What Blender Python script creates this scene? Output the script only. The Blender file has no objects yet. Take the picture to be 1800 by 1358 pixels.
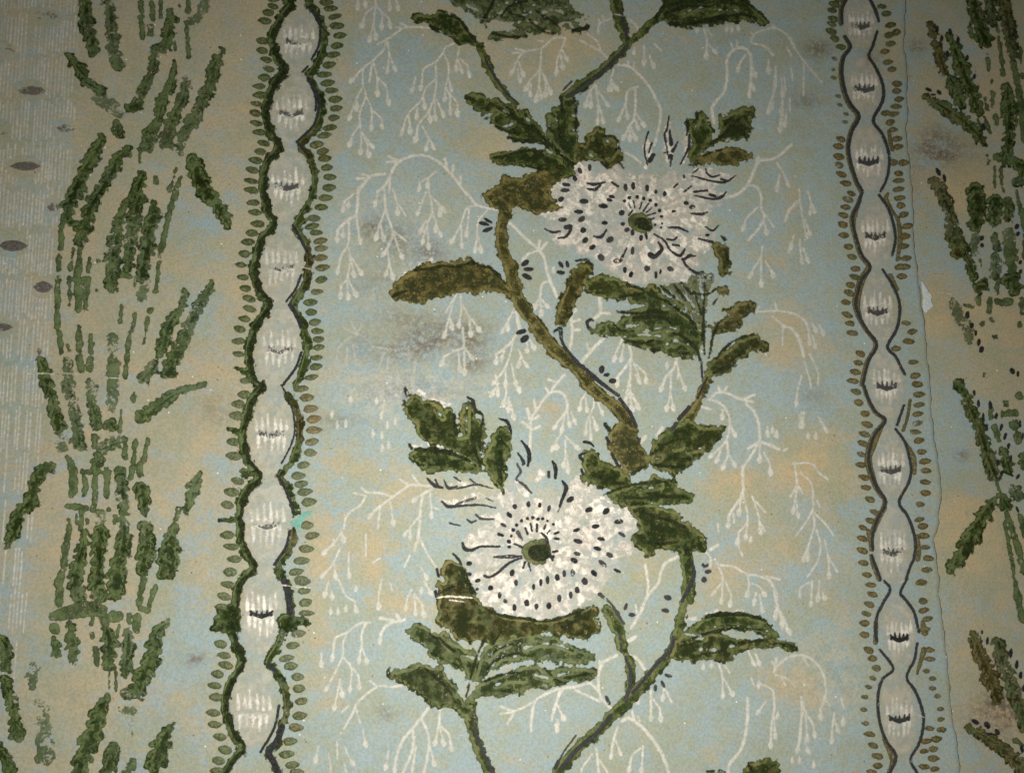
import bpy, math, random
import numpy as np
from mathutils import Matrix, Vector

random.seed(7)
rng = np.random.default_rng(7)
scene = bpy.context.scene
COL = scene.collection

# ------------------------------------------------------------------ camera
F_PX = 1750.0                       # 35 mm lens on a 36 mm sensor, for an 1800 px wide picture
YAW, PITCH, ROLL = math.radians(7.2), math.radians(12.0), math.radians(1.23)
CAM = np.array([0.0, -0.55, 1.45])
fwd = np.array([math.sin(YAW) * math.cos(PITCH), math.cos(YAW) * math.cos(PITCH), math.sin(PITCH)])
rt0 = np.array([math.cos(YAW), -math.sin(YAW), 0.0])
up0 = np.cross(rt0, fwd)
rt = math.cos(ROLL) * rt0 + math.sin(ROLL) * up0
up = math.cos(ROLL) * up0 - math.sin(ROLL) * rt0
cd = bpy.data.cameras.new("camera")
cd.sensor_width = 36.0
cd.lens = 35.0
cd.clip_start = 0.01
cd.clip_end = 50.0
cam = bpy.data.objects.new("camera", cd)
cam.matrix_world = Matrix(((rt[0], up[0], -fwd[0], CAM[0]), (rt[1], up[1], -fwd[1], CAM[1]),
                           (rt[2], up[2], -fwd[2], CAM[2]), (0, 0, 0, 1)))
COL.objects.link(cam)
scene.camera = cam

# ------------------------------------------------------------------ light: a small flash held by the camera, dim room
world = bpy.data.worlds.new("World")
scene.world = world
world.use_nodes = True
world.node_tree.nodes["Background"].inputs[0].default_value = (0.96, 1.0, 0.86, 1)
world.node_tree.nodes["Background"].inputs[1].default_value = 0.12

ld = bpy.data.lights.new("camera_flash", 'AREA')
ld.shape = 'DISK'
ld.size = 0.07
ld.energy = 2.35
ld.color = (1.0, 0.985, 0.935)
flash = bpy.data.objects.new("camera_flash", ld)
flash.location = (0.05, -0.375, 1.455)
tgt = Vector((0.045, 0.0, 1.45))
flash.rotation_euler = (tgt - flash.location).to_track_quat('-Z', 'Y').to_euler()
COL.objects.link(flash)

scene.cycles.max_bounces = 2
scene.cycles.diffuse_bounces = 1
scene.cycles.use_denoising = False
scene.cycles.transparent_max_bounces = 12
vs = scene.view_settings
vs.view_transform = 'Standard'
vs.look = 'None'
vs.exposure = 0.0
vs.gamma = 1.0
vs.use_curve_mapping = False

# ------------------------------------------------------------------ wall plane: picture position -> point of the wall
def wallxz(px, py):
    px = np.asarray(px, float); py = np.asarray(py, float)
    a, b = px - 900.0, py - 679.0
    dx = fwd[0] * F_PX + rt[0] * a - up[0] * b
    dy = fwd[1] * F_PX + rt[1] * a - up[1] * b
    dz = fwd[2] * F_PX + rt[2] * a - up[2] * b
    t = -CAM[1] / dy
    return CAM[0] + t * dx, CAM[2] + t * dz

SEAM = np.array([(1591,-260),(1589,0),(1586,85),(1592,125),(1591,155),(1593,210),(1588,232),(1596,285),(1600,340),(1604,390),
                 (1604,428),(1612,490),(1617,540),(1623,578),(1627,630),(1632,680),(1634,720),(1640,782),(1646,810),
                 (1649,840),(1652,865),(1647,898),(1648,920),(1639,946),(1642,976),(1648,1018),(1647,1040),(1654,1100),
                 (1660,1150),(1664,1193),(1669,1248),(1678,1301),(1685,1358),(1715,1620)], float)
def seam_x(y):
    return np.interp(y, SEAM[:, 1], SEAM[:, 0])

def relief(px, py):
    """height of the paper above the wall (m): old plaster under it is never flat"""
    px = np.asarray(px, float); py = np.asarray(py, float)
    h = 0.00035 * np.sin(px / 97 + 1.3 * np.sin(py / 210)) + 0.0003 * np.sin(py / 83 + 0.8 * np.sin(px / 150 + 1))
    h = h + 0.00018 * np.sin(px / 31 + py / 47) + 0.00012 * np.sin(px / 19 - py / 23 + 2)
    return h + 0.0012

MAIN_LIFT = 0.0006
LAYER = 0.00011
EDGE = 2.3      # picture px

# ------------------------------------------------------------------ node helpers
class NT:
    def __init__(self, name):
        self.m = bpy.data.materials.new(name)
        self.m.use_nodes = True
        self.t = self.m.node_tree
        self.t.nodes.clear()
    def n(self, kind, **kw):
        nd = self.t.nodes.new(kind)
        for k, v in kw.items():
            setattr(nd, k, v)
        return nd
    def link(self, a, b):
        self.t.links.new(a, b)
    def put(self, sock, v):
        if isinstance(v, bpy.types.NodeSocket):
            self.link(v, sock)
        elif isinstance(v, (tuple, list)):
            sock.default_value = tuple(v) + ((1,) if len(v) == 3 and sock.type == 'RGBA' else ())
        else:
            sock.default_value = v
    def math(self, op, a, b=0.0, clamp=False):
        nd = self.n('ShaderNodeMath', operation=op, use_clamp=clamp)
        self.put(nd.inputs[0], a); self.put(nd.inputs[1], b)
        return nd.outputs[0]
    def mad(self, a, b, c):
        return self.math('ADD', self.math('MULTIPLY', a, b), c)
    def ramp(self, v, lo, hi, a=0.0, b=1.0, smooth=True):
        nd = self.n('ShaderNodeMapRange', interpolation_type='SMOOTHSTEP' if smooth else 'LINEAR')
        nd.clamp = True if hasattr(nd, 'clamp') else None
        for i, x in enumerate((v, lo, hi, a, b)):
            self.put(nd.inputs[i], x)
        return nd.outputs[0]
    def mix(self, f, a, b):
        nd = self.n('ShaderNodeMix', data_type='RGBA')
        self.put(nd.inputs[0], f); self.put(nd.inputs[6], a); self.put(nd.inputs[7], b)
        return nd.outputs[2]
    def attr(self, name):
        return self.n('ShaderNodeAttribute', attribute_name=name).outputs['Fac']
    def pos(self, scale=(1, 1, 1), off=(0, 0, 0)):
        g = self.n('ShaderNodeNewGeometry')
        mp = self.n('ShaderNodeMapping')
        self.link(g.outputs['Position'], mp.inputs[0])
        mp.inputs['Scale'].default_value = scale
        mp.inputs['Location'].default_value = off
        return mp.outputs[0]
    def noise(self, vec, scale, detail=3.0, rough=0.55, dist=0.0):
        nd = self.n('ShaderNodeTexNoise')
        self.link(vec, nd.inputs['Vector'])
        nd.inputs['Scale'].default_value = scale
        nd.inputs['Detail'].default_value = detail
        nd.inputs['Roughness'].default_value = rough
        nd.inputs['Distortion'].default_value = dist
        return nd.outputs['Fac']
    def voro(self, vec, scale, rand=1.0):
        nd = self.n('ShaderNodeTexVoronoi')
        self.link(vec, nd.inputs['Vector'])
        nd.inputs['Scale'].default_value = scale
        nd.inputs['Randomness'].default_value = rand
        return nd.outputs['Distance']
    def finish(self, colour, alpha=None, rough=0.7, spec=0.3, bump=None, bump_d=0.0003, bump_s=0.6):
        p = self.n('ShaderNodeBsdfPrincipled')
        self.put(p.inputs['Base Color'], colour)
        self.put(p.inputs['Roughness'], rough)
        self.put(p.inputs['Specular IOR Level'], spec)
        if bump is not None:
            b = self.n('ShaderNodeBump')
            b.inputs['Strength'].default_value = bump_s
            b.inputs['Distance'].default_value = bump_d
            self.link(bump, b.inputs['Height'])
            self.link(b.outputs[0], p.inputs['Normal'])
        if alpha is not None:
            self.put(p.inputs['Alpha'], alpha)
        o = self.n('ShaderNodeOutputMaterial')
        self.link(p.outputs[0], o.inputs[0])
        return self.m

PXM = 0.00032          # metres of wall for one picture px, about
def S(px):             # noise scale for features about px picture px across
    return 1.0 / (px * PXM)

BLUE = (0.268, 0.338, 0.345)
BLUE2 = (0.292, 0.330, 0.290)
TAN = (0.368, 0.318, 0.212)
TAN2 = (0.43, 0.335, 0.19)

# ------------------------------------------------------------------ materials
def mat_paper():
    s = NT("old_distempered_paper")
    v = s.pos((1, 0.2, 1))
    vh = s.pos((0.45, 0.2, 1.0), (3, 1, 2))
    tan = s.attr('tan'); mould = s.attr('mould'); white = s.attr('white')
    big = s.noise(v, S(80), 5, 0.68, 0.5)
    mid = s.noise(vh, S(27), 5, 0.68)
    spot = s.noise(s.pos((1, .2, 1), (7, 7, 7)), S(11), 3, 0.7)
    fine = s.noise(v, S(4), 3, 0.65)
    f = s.mad(s.math('SUBTRACT', big, 0.5), 1.25, tan)
    f = s.mad(s.math('SUBTRACT', mid, 0.5), 1.15, f)
    f = s.mad(s.math('SUBTRACT', spot, 0.5), 0.65, f)
    f = s.mad(s.math('SUBTRACT', fine, 0.5), 0.15, f)
    warm = s.ramp(f, 0.14, 0.72)
    hot = s.ramp(f, 0.65, 1.1)
    base = s.mix(s.ramp(s.mad(spot, 0.5, s.math('MULTIPLY', mid, 0.5)), 0.38, 0.62), BLUE, BLUE2)
    c = s.mix(warm, base, TAN)
    c = s.mix(hot, c, TAN2)
    # greenish grey film where the distemper is half rubbed away
    film = s.ramp(s.mad(s.noise(s.pos((1, .2, 1), (1, 5, 9)), S(60), 3, 0.65), 0.75, s.math('MULTIPLY', spot, 0.25)), 0.42, 0.62, 0.0, 0.65)
    c = s.mix(film, c, (0.288, 0.298, 0.200))
    # whitish chalk left on the surface
    ch = s.math('MULTIPLY', white, s.ramp(s.mad(spot, 0.6, s.math('MULTIPLY', mid, 0.4)), 0.40, 0.60))
    c = s.mix(s.math('MULTIPLY', ch, 0.7), c, (0.60, 0.58, 0.51))
    # mould and soot
    mm = s.math('MULTIPLY', mould, s.ramp(s.noise(s.pos((1, .2, 1), (4, 4, 4)), S(10), 5, 0.78), 0.36, 0.55))
    mm = s.math('MULTIPLY', mm, s.ramp(mid, 0.34, 0.54, 0.35, 1.0), True)
    c = s.mix(s.math('MULTIPLY', mm, 0.95), c, (0.128, 0.098, 0.076))
    # grain
    c = s.mix(s.ramp(fine, 0.30, 0.58, 0.30, 0.0), c, (0.15, 0.145, 0.10))
    c = s.mix(s.ramp(fine, 0.52, 0.72, 0.0, 0.18), c, (0.48, 0.47, 0.40))
    speck = s.math('MULTIPLY', s.ramp(s.voro(v, S(16)), 0.06, 0.13, 1.0, 0.0), s.ramp(mid, 0.50, 0.62))
    c = s.mix(s.math('MULTIPLY', speck, 0.7), c, (0.07, 0.055, 0.035))
    spw = s.math('MULTIPLY', s.ramp(s.voro(s.pos((1, .2, 1), (2, 8, 3)), S(34)), 0.03, 0.055, 1.0, 0.0), 0.8)
    c = s.mix(spw, c, (0.75, 0.71, 0.60))
    hn = s.noise(v, S(5), 3, 0.7)
    return s.finish(c, None, 0.82, 0.22, hn, 0.0003, 0.5)

def mat_paint(name, cols, faded, amp=3.0, soft=0.9, wear=0.5, hole=0.35, rough=0.55, spec=0.35, pool=None, opacity=1.0,
              relief_s=0.7, edge_scale=7, blot=26, cloud=None, lobe=0.0, wash=0.0, cloudmin=0.12):
    """hand blocked distemper: ragged edge from the distance field, rubbed holes, pigment pooled at the rim"""
    s = NT(name)
    v = s.pos((1, 0.2, 1))
    v2 = s.pos((1, 0.2, 1), (5, 2, 8))
    d = s.attr('sdf'); tone = s.attr('tone'); fade = s.attr('fade')
    ne = s.noise(v, S(edge_scale), 3, 0.62)
    nf = s.noise(v2, S(4.0), 3, 0.7)
    nb = s.noise(v2, S(blot), 3, 0.65)
    dd = s.mad(s.math('SUBTRACT', ne, 0.5), amp * 3.2, d)
    dd = s.mad(s.math('SUBTRACT', nf, 0.5), amp * 1.6, dd)
    if lobe:
        nl = s.noise(v2, S(13), 1, 0.5)
        dd = s.mad(s.math('SUBTRACT', nl, 0.5), lobe, dd)
    edge = s.ramp(dd, -soft, soft)
    # rubbed spots: coarse and fine noise together
    w = s.mad(nb, 0.5, s.mad(nf, 0.4, s.math('MULTIPLY', ne, 0.25)))
    lim = s.mad(fade, -0.27, 0.735 - 0.06 * wear)
    rub = s.ramp(w, lim, s.math('ADD', lim, 0.07), 1.0, 0.0)
    pin = s.math('MULTIPLY', s.ramp(s.voro(v2, S(8.0)), 0.10, 0.22, 1.0, 0.0), s.ramp(nb, 0.45, 0.58))
    keep = s.math('MULTIPLY', rub, s.mad(pin, -hole * 1.6, 1.0), True)
    a = s.math('MULTIPLY', edge, keep)
    a = s.math('MULTIPLY', a, s.mad(fade, -0.45, opacity))
    if cloud is not None:
        nc = s.mad(s.noise(v, S(cloud), 4, 0.6), 0.7, s.math('MULTIPLY', nb, 0.3))
        a = s.math('MULTIPLY', a, s.ramp(nc, 0.40, 0.58, cloudmin, 1.0))
    t = s.mad(s.math('SUBTRACT', nb, 0.5), 1.6, tone)
    dark = s.mix(s.ramp(t, 0.15, 0.85), cols[0], cols[2])
    lite = s.mix(s.ramp(t, 0.15, 0.85), cols[1], cols[3])
    if wash:
        nw = s.noise(s.pos((1, 0.2, 1), (9, 3, 1)), S(21), 3, 0.6, 0.6)
        bl = s.mad(nw, 0.55, s.mad(ne, 0.25, s.math('MULTIPLY', nf, 0.20)))
        bl = s.mad(s.ramp(d, 2.0, 14.0), -0.07, bl)
        c = s.mix(s.ramp(bl, 0.39, 0.60), dark, lite)
        a = s.math('MULTIPLY', a, s.ramp(bl, 0.50, 0.64, 1.0, 1.0 - wash))
    else:
        bl = s.mad(ne, 0.55, s.math('MULTIPLY', nf, 0.45))
        c = s.mix(s.ramp(bl, 0.40, 0.62), dark, lite)
    c = s.mix(s.math('MULTIPLY', fade, 0.85, True), c, faded)
    if pool is not None:
        rim = s.ramp(dd, 0.4, 3.4, s.mad(fade, -0.8, 0.6), 0.0)
        c = s.mix(rim, c, pool)
    hn = s.noise(v2, S(4.0), 2, 0.7)
    return s.finish(c, a, rough, spec, hn, 0.0005, relief_s)

M = {}
M['paper'] = mat_paper()
M['green'] = mat_paint("green_distemper", [(0.048, 0.066, 0.012), (0.152, 0.168, 0.052), (0.080, 0.066, 0.014), (0.205, 0.165, 0.050)],
                       (0.165, 0.205, 0.125), amp=2.0, soft=0.9, wear=0.6, hole=0.5, rough=0.6, spec=0.2, pool=(0.020, 0.028, 0.007), lobe=13, wash=0.28)
M['ear'] = mat_paint("green_wheat_distemper", [(0.036, 0.056, 0.013), (0.125, 0.165, 0.056), (0.060, 0.050, 0.014), (0.15, 0.125, 0.045)],
                     (0.150, 0.200, 0.120), amp=2.2, soft=0.8, wear=0.75, hole=0.55, rough=0.6, spec=0.2, pool=(0.020, 0.028, 0.008), lobe=10, wash=0.25, blot=20)
M['over'] = mat_paint("dark_green_overprint", [(0.010, 0.018, 0.003), (0.036, 0.052, 0.010), (0.020, 0.018, 0.004), (0.060, 0.046, 0.012)],
                      (0.06, 0.085, 0.04), amp=3.0, soft=1.4, wear=0.9, hole=0.5, rough=0.8, spec=0.08, lobe=44, wash=0.2, blot=18, cloud=22, cloudmin=0.12)
M['dash'] = mat_paint("green_dash_distemper", [(0.036, 0.050, 0.011), (0.115, 0.140, 0.046), (0.085, 0.060, 0.016), (0.20, 0.150, 0.056)],
                      (0.19, 0.2, 0.11), amp=1.3, soft=0.9, wear=0.6, hole=0.5, rough=0.55, spec=0.35, pool=(0.024, 0.030, 0.009), edge_scale=6)
M['ink'] = mat_paint("blue_black_ink", [(0.012, 0.0125, 0.0135), (0.036, 0.036, 0.038), (0.03, 0.03, 0.03), (0.07, 0.07, 0.07)],
                     (0.17, 0.165, 0.16), amp=1.2, soft=0.9, wear=0.9, hole=0.35, rough=0.85, spec=0.06, edge_scale=5, relief_s=0.3)
M['rim'] = mat_paint("black_green_rim", [(0.010, 0.014, 0.006), (0.035, 0.042, 0.016), (0.02, 0.018, 0.01), (0.05, 0.045, 0.025)],
                     (0.028, 0.034, 0.018), amp=2.0, soft=1.6, wear=0.9, hole=0.4, rough=0.85, spec=0.05, edge_scale=7, lobe=6, relief_s=0.3)
M['white'] = mat_paint("white_distemper", [(0.60, 0.575, 0.49), (0.75, 0.715, 0.61), (0.58, 0.51, 0.40), (0.68, 0.60, 0.47)],
                       (0.56, 0.57, 0.50), amp=1.0, soft=1.9, wear=0.3, hole=0.15, rough=0.75, spec=0.2, opacity=0.80, edge_scale=7, relief_s=0.4, cloud=13, cloudmin=0.78)
M['comb'] = mat_paint("white_comb_distemper", [(0.66, 0.62, 0.53), (0.80, 0.76, 0.66), (0.64, 0.54, 0.44), (0.72, 0.61, 0.50)],
                       (0.56, 0.55, 0.48), amp=1.6, soft=2.4, wear=0.5, hole=0.15, rough=0.8, spec=0.15, opacity=1.0, edge_scale=9, relief_s=0.4, cloud=16, cloudmin=0.5)
M['petal'] = mat_paint("white_petal_distemper", [(0.60, 0.57, 0.50), (0.80, 0.75, 0.66), (0.58, 0.47, 0.38), (0.78, 0.66, 0.56)],
                       (0.45, 0.46, 0.40), amp=4.0, soft=3.0, wear=0.4, hole=0.1, rough=0.8, spec=0.2, opacity=0.42, edge_scale=14, blot=30, relief_s=0.4, cloud=20)
M['dab'] = mat_paint("white_petal_dab", [(0.64, 0.59, 0.50), (0.82, 0.76, 0.65), (0.64, 0.51, 0.42), (0.80, 0.68, 0.57)],
                     (0.5, 0.5, 0.45), amp=2.6, soft=2.6, wear=0.6, hole=0.1, rough=0.8, spec=0.2, opacity=1.0, edge_scale=9, blot=18, relief_s=0.5, lobe=14, cloud=12, cloudmin=0.2)
M['bead'] = mat_paint("pale_bead_distemper", [(0.56, 0.525, 0.42), (0.68, 0.64, 0.52), (0.60, 0.50, 0.38), (0.70, 0.60, 0.47)],
                      (0.4, 0.4, 0.33), amp=1.5, soft=7.0, wear=0.4, hole=0.05, rough=0.8, spec=0.2, opacity=0.52, edge_scale=12, relief_s=0.3, cloud=24, cloudmin=0.35)
M['lozenge'] = mat_paint("grey_lozenge_ink", [(0.06, 0.052, 0.05), (0.13, 0.115, 0.11), (0.10, 0.08, 0.07), (0.17, 0.14, 0.12)],
                         (0.23, 0.19, 0.14), amp=2.0, soft=1.0, wear=0.8, hole=0.5, rough=0.75, spec=0.2, edge_scale=5, blot=12)
M['teal'] = mat_paint("teal_under_paper", [(0.13, 0.29, 0.23), (0.19, 0.38, 0.31), (0.15, 0.3, 0.24), (0.2, 0.38, 0.3)],
                      (0.2, 0.35, 0.3), amp=1.0, soft=0.5, wear=0.05, hole=0.1, rough=0.8, spec=0.2, edge_scale=6)
M['bare'] = mat_paint("bare_underpaper", [(0.46, 0.50, 0.49), (0.55, 0.58, 0.56), (0.5, 0.5, 0.47), (0.58, 0.58, 0.55)],
                      (0.5, 0.5, 0.5), amp=1.0, soft=0.5, wear=0.05, hole=0.0, rough=0.85, spec=0.2, edge_scale=6)
M['crease'] = mat_paint("crease_edge", [(0.55, 0.48, 0.38), (0.66, 0.6, 0.48), (0.5, 0.4, 0.3), (0.62, 0.5, 0.4)],
                        (0.5, 0.45, 0.35), amp=1.6, soft=0.8, wear=0.8, hole=0.3, rough=0.85, spec=0.2, edge_scale=8, blot=14)
def mat_edge():  # cut edge coloured dark to stand in for the seam's shadow line
    s = NT("seam_shadow_edge")
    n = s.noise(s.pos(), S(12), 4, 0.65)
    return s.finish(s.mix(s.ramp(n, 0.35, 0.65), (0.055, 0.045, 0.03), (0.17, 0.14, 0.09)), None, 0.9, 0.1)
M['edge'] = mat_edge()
def mat_wall():
    s = NT("old_lime_plaster")
    n = s.noise(s.pos(), 14, 6, 0.65)
    return s.finish(s.mix(s.ramp(n, 0.3, 0.7), (0.38, 0.33, 0.25), (0.52, 0.47, 0.38)), None, 0.9, 0.1, n, 0.003, 0.6)
M['wall'] = mat_wall()

# ------------------------------------------------------------------ shapes in tile coordinates (4 units = 1 picture px)
TILES = {'A1': (0, 0), 'A2': (0, 340), 'A3': (0, 680), 'A4': (0, 1018), 'B1': (380, 0), 'B2': (380, 340), 'B3': (360, 680),
         'B4': (360, 1018), 'C1': (680, 0), 'C2': (680, 340), 'C3': (680, 660), 'C4': (680, 940), 'D1': (950, 0),
         'D2': (950, 240), 'D3': (970, 500), 'D4': (970, 760), 'D5': (970, 1018), 'E1': (1350, 0), 'E2': (1350, 340),
         'E3': (1350, 680), 'E4': (1350, 1018)}
K = 3.9933
def tp(t, pts):
    o = TILES[t]
    return np.asarray(pts, float).reshape(-1, 2) / K + np.array(o, float)
def nums(s):
    return [float(x) for x in s.replace(',', ' ').split()]

def spline(p, r, n=5):
    """Catmull-Rom through the points, radii blended"""
    if len(p) < 3:
        return p, r
    q = np.vstack([2 * p[0] - p[1], p, 2 * p[-1] - p[-2]])
    out, ro = [], []
    for i in range(1, len(q) - 2):
        for k in range(n):
            t = k / n
            a, b, c, d = q[i - 1], q[i], q[i + 1], q[i + 2]
            out.append(0.5 * (2 * b + (c - a) * t + (2 * a - 5 * b + 4 * c - d) * t * t + (3 * b - a - 3 * c + d) * t ** 3))
            ro.append(r[i - 1] * (1 - t) + r[i] * t)
    out.append(p[-1]); ro.append(r[-1])
    return np.array(out), np.array(ro)

def st(t, pts, r, r2=None, smooth=True):
    """stroke; radii in tile units, one number, two ends or a list"""
    p = tp(t, nums(pts) if isinstance(pts, str) else pts)
    if isinstance(r, (list, tuple)):
        rr = np.interp(np.linspace(0, 1, len(p)), np.linspace(0, 1, len(r)), r) / K
    else:
        rr = np.linspace(r, r if r2 is None else r2, len(p)) / K
    if smooth:
        p, rr = spline(p, rr)
    return ('s', p, rr)
def pg(t, pts):
    p = tp(t, nums(pts) if isinstance(pts, str) else pts)
    q = np.roll(p, -1, axis=0)                     # one round of corner cutting
    p = np.stack([0.8 * p + 0.2 * q, 0.2 * p + 0.8 * q], 1).reshape(-1, 2)
    return ('p', p)
def el(t, cx, cy, rx, ry, ang=0.0):
    c = tp(t, [cx, cy])[0]
    return ('e', c, rx / K, ry / K, math.radians(ang))
def bud(p0, p1, r):
    return ('s', np.array([p0, p0 * 0.35 + p1 * 0.65, p1]), np.array([r * 0.35, r, r * 0.75]))

def sdf(shapes, X, Y):
    D = np.full(X.shape, -1e9)
    neg = [q[1] for q in shapes if q[0] == 'n']
    for s in shapes:
        if s[0] == 'n':
            continue
        if s[0] == 's':
            p, r = s[1], s[2]
            if len(p) == 1:
                D = np.maximum(D, r[0] - np.hypot(X - p[0][0], Y - p[0][1])); continue
            for i in range(len(p) - 1):
                ax, ay = p[i]; bx, by = p[i + 1]
                vx, vy = bx - ax, by - ay
                L = vx * vx + vy * vy + 1e-9
                t = np.clip(((X - ax) * vx + (Y - ay) * vy) / L, 0, 1)
                D = np.maximum(D, r[i] + (r[i + 1] - r[i]) * t - np.hypot(X - ax - t * vx, Y - ay - t * vy))
        elif s[0] == 'e':
            _, c, rx, ry, a = s
            dx, dy = X - c[0], Y - c[1]
            u = (dx * math.cos(a) + dy * math.sin(a)) / rx
            w = (-dx * math.sin(a) + dy * math.cos(a)) / ry
            k = np.hypot(u, w)
            g = np.hypot(u / rx, w / ry) + 1e-9
            D = np.maximum(D, np.where(k < 1e-6, min(rx, ry), (1 - k) * np.maximum(k, 0.25) / g))
        else:
            p = s[1]
            q = np.roll(p, -1, axis=0)
            best = np.full(X.shape, 1e9); inside = np.zeros(X.shape, bool)
            for (ax, ay), (bx, by) in zip(p, q):
                vx, vy = bx - ax, by - ay
                L = vx * vx + vy * vy + 1e-9
                t = np.clip(((X - ax) * vx + (Y - ay) * vy) / L, 0, 1)
                best = np.minimum(best, np.hypot(X - ax - t * vx, Y - ay - t * vy))
                if abs(vy) > 1e-9:
                    inside ^= ((ay > Y) != (by > Y)) & (X < vx * (Y - ay) / vy + ax)
            D = np.maximum(D, np.where(inside, best, -best))
    if neg:
        D = np.minimum(D, -sdf(neg, X, Y))
    return D

def bounds(shapes):
    lo, hi = np.array([1e9, 1e9]), np.array([-1e9, -1e9])
    for s in shapes:
        if s[0] == 'n':
            continue
        if s[0] == 'e':
            m = max(s[2], s[3]); lo = np.minimum(lo, s[1] - m); hi = np.maximum(hi, s[1] + m)
        else:
            m = s[2].max() if s[0] == 's' else 0
            lo = np.minimum(lo, s[1].min(0) - m); hi = np.maximum(hi, s[1].max(0) + m)
    return lo, hi

def set_attr(me, name, arr):
    a = me.attributes.new(name, 'FLOAT', 'POINT')
    a.data.foreach_set('value', np.asarray(arr, np.float32).ravel())

def piece(name, shapes, mat, layer, parent, step=2.6, margin=2.2, tone=0.0, fade=0.0, thick=0.00012, label=None, lift=None, inset=0.0, shift=(0, 0)):
    """one printed shape: a thin raised skin of paint over the paper, with its distance field as an attribute"""
    lo, hi = bounds(shapes)
    lo = np.maximum(lo - margin - step, [-150, -150]); hi = np.minimum(hi + margin + step, [1960, 1500])
    nx = max(2, int(math.ceil((hi[0] - lo[0]) / step)) + 1); ny = max(2, int(math.ceil((hi[1] - lo[1]) / step)) + 1)
    if nx < 2 or ny < 2 or hi[0] <= lo[0] or hi[1] <= lo[1]:
        return None
    X, Y = np.meshgrid(lo[0] + np.arange(nx) * step, lo[1] + np.arange(ny) * step)
    D = sdf(shapes, X - shift[0], Y - shift[1]) - inset
    k = D > -margin
    cell = k[:-1, :-1] | k[1:, :-1] | k[:-1, 1:] | k[1:, 1:]
    if not cell.any():
        return None
    idx = np.arange(nx * ny).reshape(ny, nx)
    f = np.stack([idx[1:, :-1][cell], idx[1:, 1:][cell], idx[:-1, 1:][cell], idx[:-1, :-1][cell]], 1)
    used, inv = np.unique(f, return_inverse=True)
    f = inv.reshape(-1, 4)
    x, y, d = X.ravel()[used], Y.ravel()[used], np.maximum(D.ravel()[used], -margin * 1.6)
    wx, wz = wallxz(x, y)
    base = MAIN_LIFT if lift is None else lift
    wy = -(relief(x, y) + base + layer * LAYER + thick * np.clip(d / 3.0, 0, 1))
    c = np.array([wx.mean(), wy.mean(), wz.mean()])
    V = np.stack([wx, wy, wz], 1) - c
    me = bpy.data.meshes.new(name)
    me.vertices.add(len(V)); me.vertices.foreach_set('co', V.astype(np.float32).ravel())
    me.loops.add(f.size); me.loops.foreach_set('vertex_index', f.astype(np.int32).ravel())
    me.polygons.add(len(f)); me.polygons.foreach_set('loop_start', (np.arange(len(f)) * 4).astype(np.int32))
    me.update()
    me.shade_smooth()
    set_attr(me, 'sdf', d)
    set_attr(me, 'tone', np.full(len(V), tone) if np.isscalar(tone) else tone(x, y))
    set_attr(me, 'fade', np.full(len(V), fade) if np.isscalar(fade) else fade(x, y))
    me.materials.append(M[mat])
    o = bpy.data.objects.new(name, me)
    COL.objects.link(o)
    o.location = c
    if parent is not None:
        o.parent = parent
        o.location = c - np.array(abs_loc(parent))
    if label:
        o['label'] = label
    return o
def abs_loc(o):
    v = Vector(o.location)
    while o.parent:
        o = o.parent
        v += Vector(o.location)
    return v

# ------------------------------------------------------------------ setting: the wall
def build_wall():
    n = 40
    xs = np.linspace(-1.6, 1.6, n); zs = np.linspace(0.4, 2.7, n)
    V = [(x, 0.0004 * math.sin(x * 9 + z * 7), z) for z in zs for x in xs]
    Fc = [(j * n + i, j * n + i + 1, (j + 1) * n + i + 1, (j + 1) * n + i) for j in range(n - 1) for i in range(n - 1)]
    me = bpy.data.meshes.new("wall"); me.from_pydata(V, [], Fc); me.materials.append(M['wall'])
    o = bpy.data.objects.new("wall", me); COL.objects.link(o); o['kind'] = 'structure'
build_wall()

# ------------------------------------------------------------------ the two drops of wallpaper
def blob(x, y, cx, cy, rx, ry, s):
    return s * np.exp(-(((x - cx) / rx) ** 2 + ((y - cy) / ry) ** 2))
def left_chain_x(y): return 535 - 0.074 * y
TANS = [(600,20,60,50,.55),(590,260,25,80,.6),(600,130,30,40,.4),(770,30,80,60,.5),(900,90,150,60,.5),(850,260,60,40,.75),(800,140,40,60,.35),
        (990,90,80,70,.45),(1180,70,120,50,.4),(1120,160,60,30,.3),(1210,160,25,25,.7),(690,870,50,30,.4),(650,960,50,70,.85),(700,1060,60,40,.7),(620,820,60,30,.6),
        (560,960,25,60,.8),(800,860,90,30,.45),(960,715,40,20,.6),(790,1120,50,30,.3),(1290,865,45,35,1.0),(1270,850,40,30,.6),
        (1340,960,60,50,.55),(1130,1000,50,60,.6),(1420,800,70,60,1.0),(1390,830,80,50,.5),(1480,850,60,30,.5),(1380,610,60,50,.8),
        (1340,470,40,40,.55),(1390,370,18,60,.5),(1400,560,40,40,.5),(1290,300,40,40,.15),(1360,1200,60,40,.4),(1100,1260,60,60,.35),(1230,1280,40,60,.3),
        (1420,1210,60,40,.55),(560,1080,30,80,.6),(570,1200,60,60,.45),(640,1250,40,40,.25),(1440,1000,60,120,.35),(1530,70,40,80,.3),
        (1575,90,25,60,.7),(1570,520,25,80,.3),(1590,570,40,40,.45),(1600,850,30,40,.4),(750,680,90,30,.15),(1200,660,250,30,.15),(1130,620,40,15,.5),
        (640,640,90,60,.2),(880,1180,200,40,.1),(1000,960,150,60,.2),(1250,1030,60,60,.35),(520,1340,60,50,.3)]
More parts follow.
